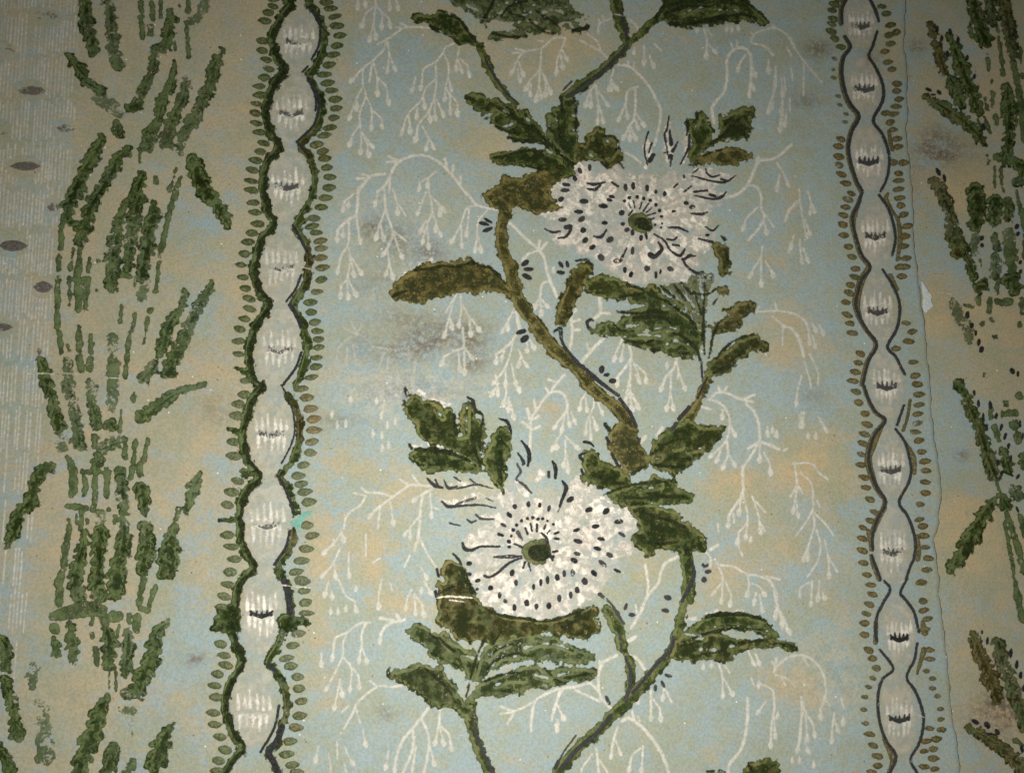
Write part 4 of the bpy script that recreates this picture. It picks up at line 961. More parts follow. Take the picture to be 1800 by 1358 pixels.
spray(W + "in the tan patch beside the right chain", [('E3', "r7 160 540 290 540 340 600 410 650;r7 175 545 190 680 150 770;195 690 180 800 165 885 b;200 690 230 750;190 800 200 915 b;215 600 290 680 305 800 300 870 250 960 190 1040;r7 300 870 315 970 280 1100 235 1215 b;310 880 390 960 450 1040;330 1000 360 1110 340 1220 270 1330;390 1070 415 1200 420 1335 b;420 1200 480 1300;275 1130 270 1215 b;330 800 350 840;r8 0 400 70 440;130 430 100 450;20 300;50 330;270 340;325 345;240 180 230 285 b;340 210 402 318 b;210 200 220 275"), ('E4', "r7 0 20 50 90 55 190 40 275 b;60 200 110 290 145 385 b;95 260 90 345 b;280 20 220 60 215 120;300 10 290 185 b;350 10 340 145 b;370 90 392 138 b")], .18)
spray(W + "right of the lower flower's stem", [('D4', "r7 1080 840 1110 880 1110 940;r10 1160 790 1110 820;1150 910 1190 1000 1190 1100 1185 1195 b;1180 1060 1120 1135 b;1215 1050 1250 1140 1245 1215 b;r8 1180 930 1270 940 1360 990 1460 1010 1540 1060 1570 1200 1640 1358;r8 1500 1010 1590 1030;1370 1000 1375 1080 1360 1145 b;1400 1060 1450 1080 1492 1145 b;1425 1120 1410 1205 b;1450 1140 1470 1255 b;r12 970 1305 1000 1300"), ('D5', "1560 190 1600 250 1650 370 b;1575 180 1560 245 b;1590 240 1608 325 b")], .15)
spray("forked white twig between the lower flower and its stem", [('D4', "r10 880 870 780 930 740 1060 670 1140 620 1250 550 1370;r9 650 930 670 1050 665 1130;580 1210 590 1260"), ('D5', "r12 580 400 520 440")], .05)
spray(W + "round the bottom vine fork", [('D5', "r10 330 590 450 530;r9 330 570 350 600;r10 540 530 600 560 650 630;r9 340 590 320 700 340 820 420 910;r9 250 710 320 780 345 850;r8 160 770 240 810 330 850"),
       ('C4', "r9 1430 1030 1320 1060 1220 1070 1120 1110 1040 1160 1010 1290 1010 1370;r8 1040 1160 900 1230 790 1250;r8 800 1200 880 1230;r8 890 1240 840 1320;r8 1210 1080 1180 1190 1150 1300;1200 1200 1242 1298 b;1190 1290 1190 1345 b")], .08)
spray(W + "below the bottom vine fork", [('D5', "r11 490 990 540 970 600 1010 680 1090 750 1190 800 1300 820 1375;r8 560 920 570 980;r8 600 960 610 990;r8 460 1030 430 1120 410 1248 b;440 1120 482 1228 b;r8 690 780 690 900 690 985 b;710 840 750 900 762 985 b;600 850;780 760 775 845 b;790 770 832 855;280 1220 210 1320 200 1370;r8 310 1180 320 1280 325 1370;330 1260 400 1370;r8 620 1180 560 1230 530 1350 b;635 1160 625 1350 b;r8 0 950 30 850 80 760 150 755;30 870 82 978 b;40 980 35 1065 b")], .06)
spray(W + "under the bottom right leaf", [('D5', "1160 580 1190 680 1190 825 b;1200 690 1262 808 b;1110 595;1200 590 1240 650;1055 605;1370 500 1412 598 b;1420 520 1452 598 b;r10 1365 830 1360 1000 1320 1180 1240 1290 1230 1370;r8 1540 770 1550 890 1530 1020 1525 1170 b;1550 1050 1562 1110 b;1390 690 1410 745;1440 720 1540 770;1490 850 1430 935 b;1440 735;1570 945;r8 1740 820 1740 930 1730 1080 1710 1200")], .14)
spray(W + "in the bottom right beside the right chain", [('E4', "r9 30 650 60 600 140 540 230 530 310 570 370 650 390 740 390 810 360 900 355 975 b;r9 50 550 40 620;r9 20 580 50 610;40 665 120 690 180 750;80 680 110 740;230 540 270 600;r9 220 820 240 900 220 980 215 1100 190 1205 b;r8 240 910 300 1010 318 1095 b;250 950 265 1128 b;245 1130 272 1210 b;r8 455 930 440 1040 435 1138 b;450 960 482 1068 b;380 820 420 880;500 830 520 900;515 950 515 1015 b;160 1260;210 1260;310 1290;30 950 40 1105 b;10 1080 10 1175 b")], .2)
spray(W + "between the upper stem and the flower's curled leaf", [('C2', "r10 860 215 900 250 980 330 1060 400 1100 460 1130 580 1190 730;r9 1060 400 1070 340;r9 1080 400 1120 350;r8 1050 410 990 430 950 475 b;r9 1150 620 1090 640 1070 740 1030 808 b;1075 740 1080 855 b;1085 750 1132 808 b;1070 860 1070 925 b;1165 540")], .06)
spray(W + "left of the main stem's slant", [('C2', "890 820 850 900 800 985 b;850 880 845 965 b;r11 905 840 930 960;r8 900 1000 860 1060 770 1130 760 1198 b;820 1110 800 1178 b;890 1010 860 1140 820 1240 740 1345 b;920 1100 940 1140 915 1218 b;940 1150 985 1225 b;870 1200 902 1350 b;830 1240 830 1358 b;980 1050 980 1118 b;1000 1030 1032 1098 b"), ('C3', "760 0 770 70 730 148 b;780 60 775 148 b;830 0 835 120 815 215 b;850 160 850 255 b;860 190 892 305 b;890 20 927 118 b")], .05)
spray(W + "rising between the two flowers", [('C3', "r9 1000 540 1005 400 1010 310 1050 240 1090 180 1150 120 1230 130 1265 210 1250 260 1190 340 1170 375 b;r10 1000 310 980 240;r10 1060 290 1010 310;r9 1020 380 1070 360;r10 1000 370 950 330;r8 1030 170 1040 230;r8 1110 90 1130 120;r9 1240 0 1170 80 1150 120;r9 1180 50 1130 30;1260 230 1278 358 b;1250 260 1220 398 b;1290 260 1322 338 b;1220 410 1180 470 1155 528 b;1190 480 1190 515 b;1250 430 1342 518 b;1250 450 1250 560 1235 645 b;1260 560 1272 678 b"),
       ('C3', "1390 130 1360 180 1350 248 b;1440 130 1450 210 1400 330 1390 415 b;1460 150 1512 278 b;1420 310 1430 448 b;1440 290 1472 378 b;1390 160 1402 255 b;1690 50 1690 120 1660 208 b;1690 120 1722 248 b;1720 130 1762 228 b;1620 0 1620 60;1740 0 1772 55 b")], .1)

# ------------------------------------------------------------------ print: vine stems
def g(name, shapes, label=None, tone=.15, fade=.03, layer=3, parent=None, mat='green', step=2.4, inset=0.0):
    return piece(name, shapes, mat, layer, parent or SHEET, step=step, margin=4.2, tone=tone, fade=fade, thick=0.0002, label=label, inset=inset)
def stem(shapes, label, tone):
    o = g("vine_stem", shapes, label, tone)
    piece("dark_overprint", shapes, 'over', 4, o, step=2.4, margin=3.0, tone=tone, fade=.24, inset=3.0, shift=(2.0, 1.0))
    return o
def ink(shapes, parent, name="ink_stroke", fade=.05, step=1.6, tone=0):
    for s in shapes:
        piece(name, [s], 'ink', 6, parent, step=step, fade=fade + random.choice([0, .05, .1]), tone=tone)

s1 = stem([st('C2', "835 130 800 260 810 400 870 540 890 650 930 770 1030 920 1150 1080 1290 1200 1400 1310", [40, 44, 46, 48, 52, 52, 48, 50, 52, 50]),
                     st('C3', "1400 60 1500 150 1600 220 1670 310 1690 380", [46, 40, 42, 46, 50])], "long olive vine stem curving down from the upper flower", .75)
ink([st('C2', "1215 965 1230 1060 1330 1190 1450 1290 1545 1368", [16, 10, 12, 13, 12]), st('C3', "1430 10 1500 60 1620 145", 12), st('C3', "1630 170 1700 265 1742 360", 13)], s1, "ink_line")
s2 = stem([st('D3', "1100 640 1050 740 1020 830 975 920 900 1000", [30, 28, 28, 40, 48])], "short olive stem under the feathery leaf", .7)
ink([st('D3', "1080 660 1015 800", 7), st('D3', "955 865 885 945", 14), st('D3', "865 980 840 1015", 13), st('D3', "1040 570 1045 655", 8)], s2, "ink_line")
s3 = stem([st('D4', "915 820 935 870 950 960 955 1060 950 1170", [36, 48, 52, 50, 44]), st('D5', "925 170 895 290 870 400 845 500", [28, 32, 40, 46]),
                     st('D5', "840 500 740 610 640 720 540 840 430 940 330 1050 180 1180 60 1320 40 1400", [42, 40, 42, 44, 44, 42, 40, 44, 46])], "thick green main stem at the lower right of the lower flower", .12)
ink([st('D4', "975 900 990 1000 950 1100 905 1180", [8, 14, 14, 10]), st('D5', "845 400 830 480 730 590 640 700 560 790", [10, 14, 12, 12, 12]), st('D5', "410 950 330 1050 300 1090", 14),
     st('D5', "300 1090 180 1180 70 1310", [12, 16, 16]), st('D5', "165 1090 90 1190 50 1260", 6), st('D5', "40 1270 20 1315", 12)], s3, "ink_line", .12)
s4 = stem([st('D5', "530 800 550 680 540 600 515 530", [22, 34, 36, 24]), st('D5', "490 490 475 400 460 340", [36, 44, 44]), st('D5', "450 330 420 260 370 200", [56, 48, 26])], "jointed green stem rising to the lower calyx", .12)
ink([st('D5', "510 840 540 750 545 640 510 540", [14, 14, 12, 8]), st('D5', "480 500 470 380", 7), st('D5', "330 105 400 160 440 220 500 310", [14, 8, 12, 8])], s4, "ink_line", .2)
s5 = stem([st('D1', "510 -60 520 30 545 140 585 260 605 330", [42, 42, 38, 32, 24]), st('D1', "820 140 720 225 605 335", [30, 28, 30]),
                     st('D1', "605 335 510 430 400 530 270 620 165 695", [34, 34, 36, 40, 34])], "dark green forked vine stem at the top", .1)
ink([st('D1', "600 340 510 440 400 540 270 640 180 690", 13), st('D1', "560 100 590 220 600 300", 9), st('D1', "215 585 155 645", 6)], s5, "ink_line", .1)
s6 = stem([st('C1', "650 340 690 440 740 550 830 670 915 740", [28, 28, 26, 24, 10])], "slender green stem between the two top leaves", .15)
ink([st('C1', "690 440 740 530 830 660 920 745", 7)], s6, "ink_line")
s7 = stem([st('C4', "580 1180 595 1270 600 1360", [40, 38, 40]), ('s', np.array([(830, 1280), (842, 1320), (872, 1380)]), np.array([9, 9, 9.]))], "green stem leaving the bottom left leaves", .2)
ink([st('C4', "610 1230 620 1358", 10), ('s', np.array([(833, 1280), (850, 1325), (880, 1380)]), np.array([2.5, 3, 3.]))], s7, "ink_line", .15)

# ------------------------------------------------------------------ print: leaves
def lobed(t, poly):
    """leaf outline cut into small uneven lobes, as the block was carved"""
    p = tp(t, nums(poly)); out = []
    for a, b in zip(p, np.roll(p, -1, axis=0)):
        e = b - a; L = np.hypot(*e); n = max(1, int(round(L / random.uniform(7, 11))))
        nr = np.array([e[1], -e[0]]) / (L + 1e-6)
        out.append(a)
        for k in range(n):
            out.append(a + e * (k + .5) / n + nr * random.uniform(1.2, 3.4))
            if k < n - 1:
                out.append(a + e * (k + 1) / n - nr * random.uniform(.6, 2.4))
    o = np.array(out); o2 = np.roll(o, -1, axis=0)
    return ('p', np.stack([.75 * o + .25 * o2, .25 * o + .75 * o2], 1).reshape(-1, 2))
def leaf(label, t, poly, tone=.15, fade=.03, marks=(), extra=(), name="leaf", gaps=(), over=.06):
    shp = [lobed(t, poly)] + list(extra) + [('n', st(t, w_, r_ * .9)) for w_, r_ in gaps]
    o = g(name, shp, label, tone, fade, layer=4, inset=-.3)
    if over is not None:
        piece("dark_overprint", shp, 'over', 5, o, step=2.6, margin=3.5, tone=tone, fade=over + fade, inset=2.4, shift=(1.2, 1.6))
    for m in marks:
        piece("ink_vein", [st(*m[:3])], 'ink' if len(m) > 3 and m[3] <= .05 and np.max(m[2]) < 14 else 'rim', 6, o, step=1.7, margin=2.8, fade=m[3] if len(m) > 3 else .18)
    return o
leaf("small dark green leaf at the top left", 'C1', "180 130 230 112 300 130 370 92 430 118 520 150 530 200 590 250 620 300 665 350 600 335 520 328 480 315 460 265 390 262 380 225 310 210 290 175 220 178 185 158", .12, .05,
     [('C1', "400 130 500 150 560 230 620 310", 10), ('C1', "300 200 370 250 450 280 500 320", 9)])
leaf("broken dark green leaf spray along the top edge", 'C1', "390 -40 460 50 520 85 600 110 650 175 690 215 700 165 760 160 850 180 960 225 1060 268 1110 235 1180 262 1230 212 1310 255 1420 222 1425 185 1370 200 1310 150 1420 130 1330 100 1290 50 1220 -40", .2, .30,
     [('C1', "660 180 720 80 760 -20", 9), ('C1', "800 130 860 60 980 20", 8), ('C1', "740 250 850 275 970 275", 9), ('C1', "1000 160 1100 240 1180 255", 9), ('C1', "1300 235 1400 210", 16), ('C1', "1050 100 1200 200", 8), ('C1', "860 110 960 140", 9)],
     [pg('C1', "690 292 740 240 860 240 930 220 985 260 930 284 800 288 705 302")], gaps=[('720 170 800 100 900 90',9),('860 190 960 160 1080 180',10),('1080 110 1180 90 1250 120',9),('1200 200 1260 170 1300 210',7),('760 60 850 30',8),('980 60 1080 40',6),('560 60 640 100',7),('1240 70 1300 110',6),('960 120 1000 110',8)])
leaf("large dark leaf at the top right of the vine fork", 'D1', "850 -40 1380 -40 1460 50 1530 110 1595 180 1550 192 1480 165 1380 165 1250 172 1130 200 1030 202 900 188 810 155 840 90", .12, .08,
     [('D1', "800 140 860 60 870 -20", 12), ('D1', "880 110 1000 70 1130 60", 10), ('D1', "900 180 1030 190 1130 170 1300 160", 10), ('D1', "1380 0 1470 60 1530 110", 9), ('D1', "1200 150 1400 120 1500 150", 10)], gaps=[('1000 110 1100 70 1250 60',4),('1180 110 1300 80 1420 110',4)])
leaf("green lobed leaf reaching up left of the upper flower", 'C1', "545 690 600 662 660 680 700 710 760 700 830 750 900 750 940 790 980 780 1020 840 1080 900 1110 960 1200 1060 1290 1150 1325 1235 1270 1240 1180 1110 1130 1040 1060 1012 960 1005 870 995 848 975 870 950 780 915 758 892 720 850 680 832 620 785 570 745", .25, .05,
     [('C1', "700 720 850 820 1000 900 1090 970 1180 1060 1270 1140", [5, 8, 9, 12, 10, 8]), ('C1', "760 900 820 930 900 950", 10), ('C1', "850 975 960 1000 1070 1000 1130 1030", 11), ('C1', "560 700 620 720", 8), ('C1', "840 770 920 860 980 900", 8)], gaps=[('760 740 830 800',4),('690 830 760 800',4),('800 905 880 880',5),('960 790 990 860',5),('900 760 930 810',4)])
leaf("upright green leaf rising to the top vine from the upper flower", 'C1', "1220 690 1300 690 1338 740 1325 800 1342 880 1335 990 1340 1060 1300 1160 1230 1100 1180 1030 1110 960 1125 870 1118 815 1160 775 1220 760", .15, .08,
     [('C1', "1200 830 1205 920 1215 1000 1240 1060", 9), ('C1', "1310 700 1325 850 1320 930", 10), ('C1', "1130 900 1180 960", 7), ('C1', "1220 700 1225 780", 10)], gaps=[('1130 900 1170 880',5),('1340 810 1290 830',5),('1340 920 1290 930',5),('1140 790 1190 850',4)])
leaf("rounded green and brown leaf on top of the upper flower", 'C1', "1320 1000 1390 1030 1400 955 1470 903 1522 930 1510 965 1580 970 1625 1010 1625 1050 1658 1100 1630 1140 1550 1200 1520 1160 1430 1130 1380 1140 1300 1160 1290 1080", .45, .06,
     [('C1', "1510 970 1580 968 1620 1010 1620 1050", 9), ('C1', "1500 1150 1545 1190", 10), ('C1', "1620 1150 1655 1190", 8), ('C1', "1540 1040 1600 1060", 8), ('C1', "1420 1050 1500 1100 1540 1170", 8)], gaps=[('1410 1100 1440 1110',8),('1540 1000 1570 1020',8),('1560 1120 1620 1040',4)])
leaf("narrow green leaf pointing left above the brown calyx", 'C1', "718 1100 760 1080 850 1078 930 1050 1030 1048 1120 1080 1200 1110 1330 1220 1240 1252 1150 1300 1110 1220 1040 1200 980 1180 900 1165 790 1162 730 1135", .3, .03,
     [('C1', "740 1120 820 1110 930 1075 1040 1070 1130 1120", [6, 10, 10, 9, 8]), ('C1', "980 1170 1060 1195 1130 1190", 10), ('C1', "1160 1040 1230 1110 1300 1160", 9)])
leaf("brown olive calyx leaf under the left of the upper flower", 'C2', "665 20 740 -30 790 -60 820 -115 900 -100 1000 -130 1150 -165 1260 -110 1160 -50 1140 20 1190 60 1150 80 1245 100 1140 142 1040 152 980 122 930 95 880 110 850 150 790 132 740 110 690 60", .85, .02, over=.3)
leaf("long olive brown leaf pointing left from the stem", 'C2', "20 720 50 640 120 590 200 540 290 488 330 500 400 488 470 490 570 462 620 490 700 520 770 560 830 640 875 680 860 745 820 712 740 690 620 712 500 702 420 732 330 737 260 772 180 778 100 762 40 752", .9, .0,
     [('C2', "200 545 290 540 400 515 500 520 600 495 650 520 720 530 790 600 830 645", [9, 12, 8, 12, 14, 8, 12, 8, 5], .1), ('C2', "40 735 90 710 130 695", [10, 8, 4], .2)], over=.3)
lf = leaf("curled olive leaf stalk hanging below the upper flower", 'C2', "1300 540 1340 500 1420 500 1440 560 1380 620 1330 740 1290 860 1250 945 1170 930 1180 850 1220 730 1270 600", .65, .03,
     [('C2', "1330 480 1390 470 1420 500", 10, .2), ('C2', "1290 600 1230 720 1205 740", 7, .2), ('C2', "1170 975 1210 950", 10, .1)])
leaf("olive curl joining the stalk to the feathery leaf", 'D2', "290 905 340 920 355 960 330 1020 420 975 520 1000 600 1040 690 1080 770 1045 830 1090 800 1130 700 1130 640 1120 560 1160 470 1140 380 1130 320 1090 290 1030", .4, .04,
     [('D2', "600 1050 690 1075 780 1130", 9), ('D2', "560 1130 680 1120", 8)])
leaf("dark green feathery leaf under the upper flower", 'D3', "540 20 640 60 700 20 770 80 860 110 920 160 960 220 1000 310 1040 340 1045 420 1012 505 960 522 850 512 800 492 720 465 640 452 600 432 530 422 500 382 400 362 320 362 260 342 250 320 330 288 400 258 440 290 500 230 560 170 530 110", .25, .14,
     [('D3', "450 200 600 210 700 195 800 205", [7, 10, 12, 8]), ('D3', "560 240 700 235 790 250 835 295", [8, 12, 10, 6]), ('D3', "850 350 930 390 1000 460 1040 560", [8, 10, 10, 8]),
      ('D3', "900 200 960 250 1003 320", 10), ('D3', "720 100 800 130 880 190", 9), ('D3', "520 400 620 420 700 400", 9), ('D3', "430 290 480 330 560 330", 8), ('D3', "250 310 240 275 262 255 285 262", [10, 11, 10, 6], .05), ('D3', "710 465 745 470", 13), ('D3', "880 490 950 490", 6)], gaps=[('560 160 640 150',9),('440 250 540 215',7),('500 300 600 290',8),('640 340 780 310 860 320',6),('500 375 640 360 760 370',6),('800 420 900 400 960 440',8),('880 180 930 220',6),('780 160 860 160',6)])
leaf("thin olive fronds fanning up behind the upper flower's right side", 'D3', "760 20 850 0 940 5 960 -40 1030 -75 1125 -65 1130 -20 1090 60 1080 150 1060 250 1062 340 1010 330 960 220 900 140 800 80", .7, .42,
     [('D3', "1065 -40 1055 170 1050 340 1062 500", [6, 8, 9, 8]), ('D3', "990 60 1040 220", 7), ('D3', "760 20 860 105", 8), ('D3', "850 15 932 122", 9), ('D3', "900 -5 965 75", 9), ('D3', "980 70 1080 78 1140 40", 7), ('D3', "1160 90 1120 150", 6)], gaps=[('820 60 900 140 970 240',6),('900 40 970 140 1010 230',6),('960 30 1020 130',6),('1030 0 1045 100',5)])
leaf("olive tip leaf curling up at the right of the upper flower", 'D2', "1190 770 1240 740 1290 770 1310 830 1325 900 1310 960 1270 1000 1240 960 1250 880 1215 830", .6, .12, [('D2', "1290 800 1310 900", 8), ('D2', "1262 715 1290 735", 10, .1)])
leaf("small brown scrap of leaf on the fan's right", 'D2', "1230 1075 1290 1060 1305 1090 1280 1130 1240 1120", .7, .2)
leaf("olive leaf of the fan pointing up right", 'D3', "1180 185 1240 190 1290 140 1370 118 1425 160 1385 205 1330 230 1310 290 1260 332 1210 342 1160 332 1120 355 1090 300 1150 275 1230 220", .75, .15,
     [('D3', "1225 220 1135 320 1092 520", [6, 10, 10])])
leaf("olive and green leaf at the right end of the fan", 'D3', "1060 640 1080 560 1140 520 1200 480 1260 440 1270 400 1350 380 1435 348 1455 390 1515 440 1480 468 1400 472 1340 522 1270 562 1250 622 1160 642 1100 662", .5, .1,
     [('D3', "1430 350 1290 390 1200 460 1145 525", [7, 8, 9, 9]), ('D3', "1270 580 1180 600 1120 630", 9), ('D3', "1330 480 1250 540", 7)])
leaf("upright green leaf at the upper flower's right shoulder", 'D1', "1020 860 1060 850 1080 910 1100 860 1098 820 1140 803 1172 840 1160 890 1192 920 1192 980 1150 1035 1120 1100 1100 1160 1040 1160 1030 1090 1060 1000 1028 950", .2, .06,
     [('D1', "1085 800 1088 850", 6), ('D1', "1020 850 1025 900 1020 960", 8), ('D1', "1035 960 1030 1050 975 1165", [7, 8, 5], .05)])
leaf("dark green leaf with brown rim right of the upper flower", 'D1', "1150 1040 1250 960 1240 900 1238 830 1300 830 1310 788 1380 788 1420 768 1495 778 1482 830 1462 920 1440 985 1370 1002 1270 992 1180 1045", .35, .08,
     [('D1', "1180 1030 1300 940 1380 850", 9), ('D1', "1280 900 1330 840", 10), ('D1', "1280 980 1370 950", 8)])
leaf("flat brown olive leaf right of the upper flower", 'D1', "1040 1110 1120 1105 1250 1060 1370 1048 1420 1080 1482 1090 1462 1132 1380 1142 1380 1192 1250 1172 1130 1160 1040 1165", .8, .06,
     [('D1', "1130 1110 1200 1080 1260 1065", 6), ('D1', "1030 1170 1060 1175", 9)], over=.3)
leaf("large lobed green leaf left of the lower flower", 'C3', "115 200 180 138 230 150 250 180 300 180 330 200 380 220 400 260 430 230 462 240 470 300 490 400 500 442 540 430 510 390 508 290 530 208 582 200 612 250 620 300 660 330 692 370 692 420 660 520 655 600 640 655 590 610 500 552 420 512 330 482 240 452 208 400 208 350 168 320 118 260", .3, .0,
     [('C3', "560 157 600 182 614 232", [6, 12, 10], .05), ('C3', "620 252 668 282 668 340 645 420 652 530", [10, 11, 10, 9, 8], .1), ('C3', "465 280 485 420", [12, 9], .1), ('C3', "590 430 620 540 650 610", 9),
      ('C3', "240 410 330 400 400 410", 7, .3), ('C3', "130 100 145 150", 12, .25), ('C3', "120 185 130 220 170 235", 8, .2)], gaps=[('340 240 390 300',3),('560 230 555 420',4)])
leaf("long narrow green leaf below the large lobed leaf", 'C3', "158 550 220 512 320 512 420 518 500 560 590 620 665 650 640 692 540 682 430 672 300 682 240 652 220 612 168 592", .15, .0,
     [('C3', "200 522 330 528 440 545 580 605", [8, 18, 18, 8], .0), ('C3', "230 630 380 625 520 600", 6, .3), ('C3', "160 492 175 520", 7, .1)])
leaf("upright pointed green leaf above the lower flower", 'C3', "668 600 690 540 730 430 780 368 842 368 872 420 877 510 842 580 822 640 827 720 815 828 790 805 740 742 700 682", .15, .0,
     [('C3', "780 306 840 330 868 395", [5, 13, 9], .0), ('C3', "795 540 790 650 795 760", [10, 20, 10], .1), ('C3', "800 460 835 500", 7, .2)])
leaf("brown olive leaf where the upper stem meets the cluster", 'D4', "400 0 440 -40 470 -90 592 -20 602 70 650 130 690 180 660 262 570 282 500 302 470 212 420 172 388 90", .7, .03,
     [('D4', "370 -50 395 -15", 15, .0), ('D4', "380 40 402 85", 11, .05), ('D4', "415 150 455 225 475 240", [8, 11, 8], .05), ('D4', "610 50 600 80", 7)], over=.3)
leaf("broad green leaf right of the stem cluster", 'D4', "690 130 698 60 760 20 850 -40 950 -100 1060 -30 1192 -50 1202 -20 1142 60 1130 112 1040 172 960 222 900 262 870 302 780 272 720 262 688 200", .35, .04,
     [('D4', "720 230 830 245 920 240", [8, 12, 8]), ('D4', "860 190 960 190", 11), ('D4', "700 150 800 80 900 50", 7, .3)], gaps=[('860 110 900 100',8),('720 190 750 180',10),('950 130 1040 110',5)])
leaf("lobed green leaf touching the lower flower's top right", 'D4', "228 140 290 118 322 160 330 200 400 230 470 250 540 310 562 380 480 422 400 402 300 372 205 342 198 310 240 280 208 230", .35, .0,
     [('D4', "232 145 192 165 210 200", [6, 12, 9], .0), ('D4', "203 262 212 292", 9, .0), ('D4', "600 260 650 240", 9), ('D4', "300 300 400 350 500 360", 8), ('D4', "560 290 620 260", 12)])
leaf("wide pointed green leaf right of the lower flower", 'D4', "560 360 680 330 700 290 740 310 860 340 880 390 960 418 988 460 972 492 900 502 800 502 720 512 700 492 600 512 520 522 440 502 400 462 378 430", .18, .04,
     [('D4', "550 370 680 350 800 345 870 350", [7, 9, 10, 6]), ('D4', "360 440 450 400 540 380", 8), ('D4', "500 455 650 460 800 450 920 450", [7, 8, 12, 8]), ('D4', "520 500 640 500", 8)], gaps=[('600 400 760 380',3)])
leaf("lowest green leaf of the cluster above the main stem", 'D4', "520 520 620 500 700 500 800 540 860 548 902 580 900 640 960 628 1002 680 1062 720 1062 780 1082 822 1040 842 980 832 920 862 870 822 800 822 720 802 712 862 660 862 600 802 556 762 556 720 620 690 600 620 548 560", .3, .05,
     [('D4', "590 540 720 590 820 620 930 665", [8, 10, 10, 12]), ('D4', "620 730 660 770 760 780 870 770", [12, 8, 9, 7]), ('D4', "580 720 640 740", 10), ('D4', "930 790 945 860", 12, .1)])
leaf("brown and green calyx under the lower flower", 'C4', "350 500 372 385 338 350 348 320 400 332 378 260 398 200 440 173 492 190 540 230 572 330 602 400 650 470 720 510 800 560 900 582 1000 582 1100 602 1180 592 1260 562 1330 522 1440 490 1472 520 1462 600 1492 650 1462 692 1400 722 1340 732 1230 702 1130 682 1050 682 960 722 830 752 720 762 660 722 560 747 490 732 430 662 370 622 338 590 358 560", .55, .02,
     [('C4', "660 500 800 562 950 582 1100 604 1260 564 1440 495", [5, 10, 9, 9, 10, 10], .1), ('C4', "460 130 500 170 520 205", [6, 10, 8], .05), ('C4', "520 240 560 330 595 400", [16, 22, 12], .1), ('C4', "350 240 362 290", 9, .05),
      ('C4', "340 395 348 430", 11, .05), ('C4', "1230 640 1340 590 1430 520", 9, .2), ('C4', "740 760 790 690", 7, .2), ('C4', "380 400 480 350 560 330", 10, .3)])
piece("crease", [st('C4', "350 440 420 430 520 435 600 440", [4, 6, 6, 4]), st('C4', "440 455 550 470", 4)], 'crease', 7, SHEET, step=1.6, label="pale torn crease across the brown calyx")
leaf("green sprig of small lobed leaves below the calyx", 'C4', "560 1012 540 950 470 922 370 892 288 852 288 790 200 742 118 670 200 618 270 638 310 680 350 690 400 663 442 700 432 740 512 770 540 800 620 810 642 880 622 960 612 1032", .28, .12,
     [('C4', "300 690 400 760 470 810", 7, .2), ('C4', "310 820 400 870 500 920", 7, .3), ('C4', "690 710 640 820 600 930 555 1130", [7, 9, 7, 7], .2)], gaps=[('370 720 440 790',4),('540 840 600 860',6)])
leaf("upper green frond of the pinnate leaf under the lower flower", 'C4', "650 830 690 780 780 720 950 700 1050 690 1180 710 1310 790 1430 828 1448 870 1400 902 1290 907 1170 882 1050 872 930 882 840 902 760 932 700 952 640 1032 600 1012 640 900", .2, .22,
     [('C4', "720 850 790 790 880 760", 7, .25), ('C4', "700 935 770 870 890 830 1000 850", [7, 9, 8, 6], .25)], gaps=[('740 900 800 850 900 850',9),('700 860 760 800 840 770',4),('1080 890 1180 885',8),('960 790 1060 760',4),('1080 760 1200 770 1300 810',4)])
leaf("lower green frond of the pinnate leaf above the bottom vine", 'C4', "560 1142 640 1040 720 1000 860 960 950 920 1050 910 1140 960 1200 930 1290 920 1370 930 1450 938 1478 980 1440 1012 1350 1032 1260 1022 1190 1052 1050 1072 980 1082 900 1112 800 1127 700 1112 620 1142 590 1182", .2, .18,
     [('C4', "690 1020 760 990 850 965 940 965", [9, 10, 8, 5], .15), ('C4', "1240 1000 1350 980 1400 970", 9, .3), ('C4', "1100 930 1170 1000 1230 1035", 7, .35), ('C4', "800 1090 890 1085", 9, .3)], gaps=[('760 1050 860 1010 960 1010',6),('1040 980 1120 1000',6),('1200 980 1280 960',5)])
leaf("broad green leaf at the bottom left of the vine", 'C4', "18 1000 40 950 100 940 160 930 220 893 300 920 390 913 402 960 430 1010 490 1060 512 1130 560 1190 600 1180 625 1260 630 1358 560 1358 540 1282 460 1202 380 1212 300 1182 230 1122 200 1082 140 1052 80 1012", .3, .12,
     [('C4', "260 930 340 990 430 1080 480 1170", [6, 8, 8, 6], .25), ('C4', "15 935 8 985", 12, .3), ('C4', "200 1080 300 1170", 6, .4)])
leaf("long green leaf at the lower right, upper half", 'D5', "1000 320 1040 280 1120 243 1240 232 1360 243 1430 268 1490 290 1530 340 1580 380 1570 412 1490 392 1400 362 1250 342 1150 362 1080 382 1020 392 920 372 950 350", .12, .04,
     [('D5', "1040 275 1120 250 1240 242 1370 250 1490 290", [5, 14, 16, 14, 6], .0), ('D5', "880 450 980 410 1080 375 1250 340 1450 350", [6, 8, 10, 9, 5], .2)], gaps=[('1080 345 1200 325 1400 335 1500 360',4)])
leaf("ragged brown tipped leaf at the lower right, lower half", 'D5', "850 430 900 370 1000 402 1100 372 1220 382 1290 422 1400 420 1490 400 1590 430 1692 438 1696 492 1640 502 1580 472 1480 482 1370 482 1300 512 1200 572 1100 562 980 572 860 562 815 545", .35, .07,
     [('D5', "1300 440 1420 430 1500 420", [8, 14, 8], .25), ('D5', "1040 520 1130 510 1200 480", 9, .2), ('D5', "900 470 1040 430", 9, .2), ('D5', "1500 440 1600 450 1680 470", 9, .3)], gaps=[('1040 490 1130 490',9),('980 425 1060 410',5),('1240 470 1340 450',5)])
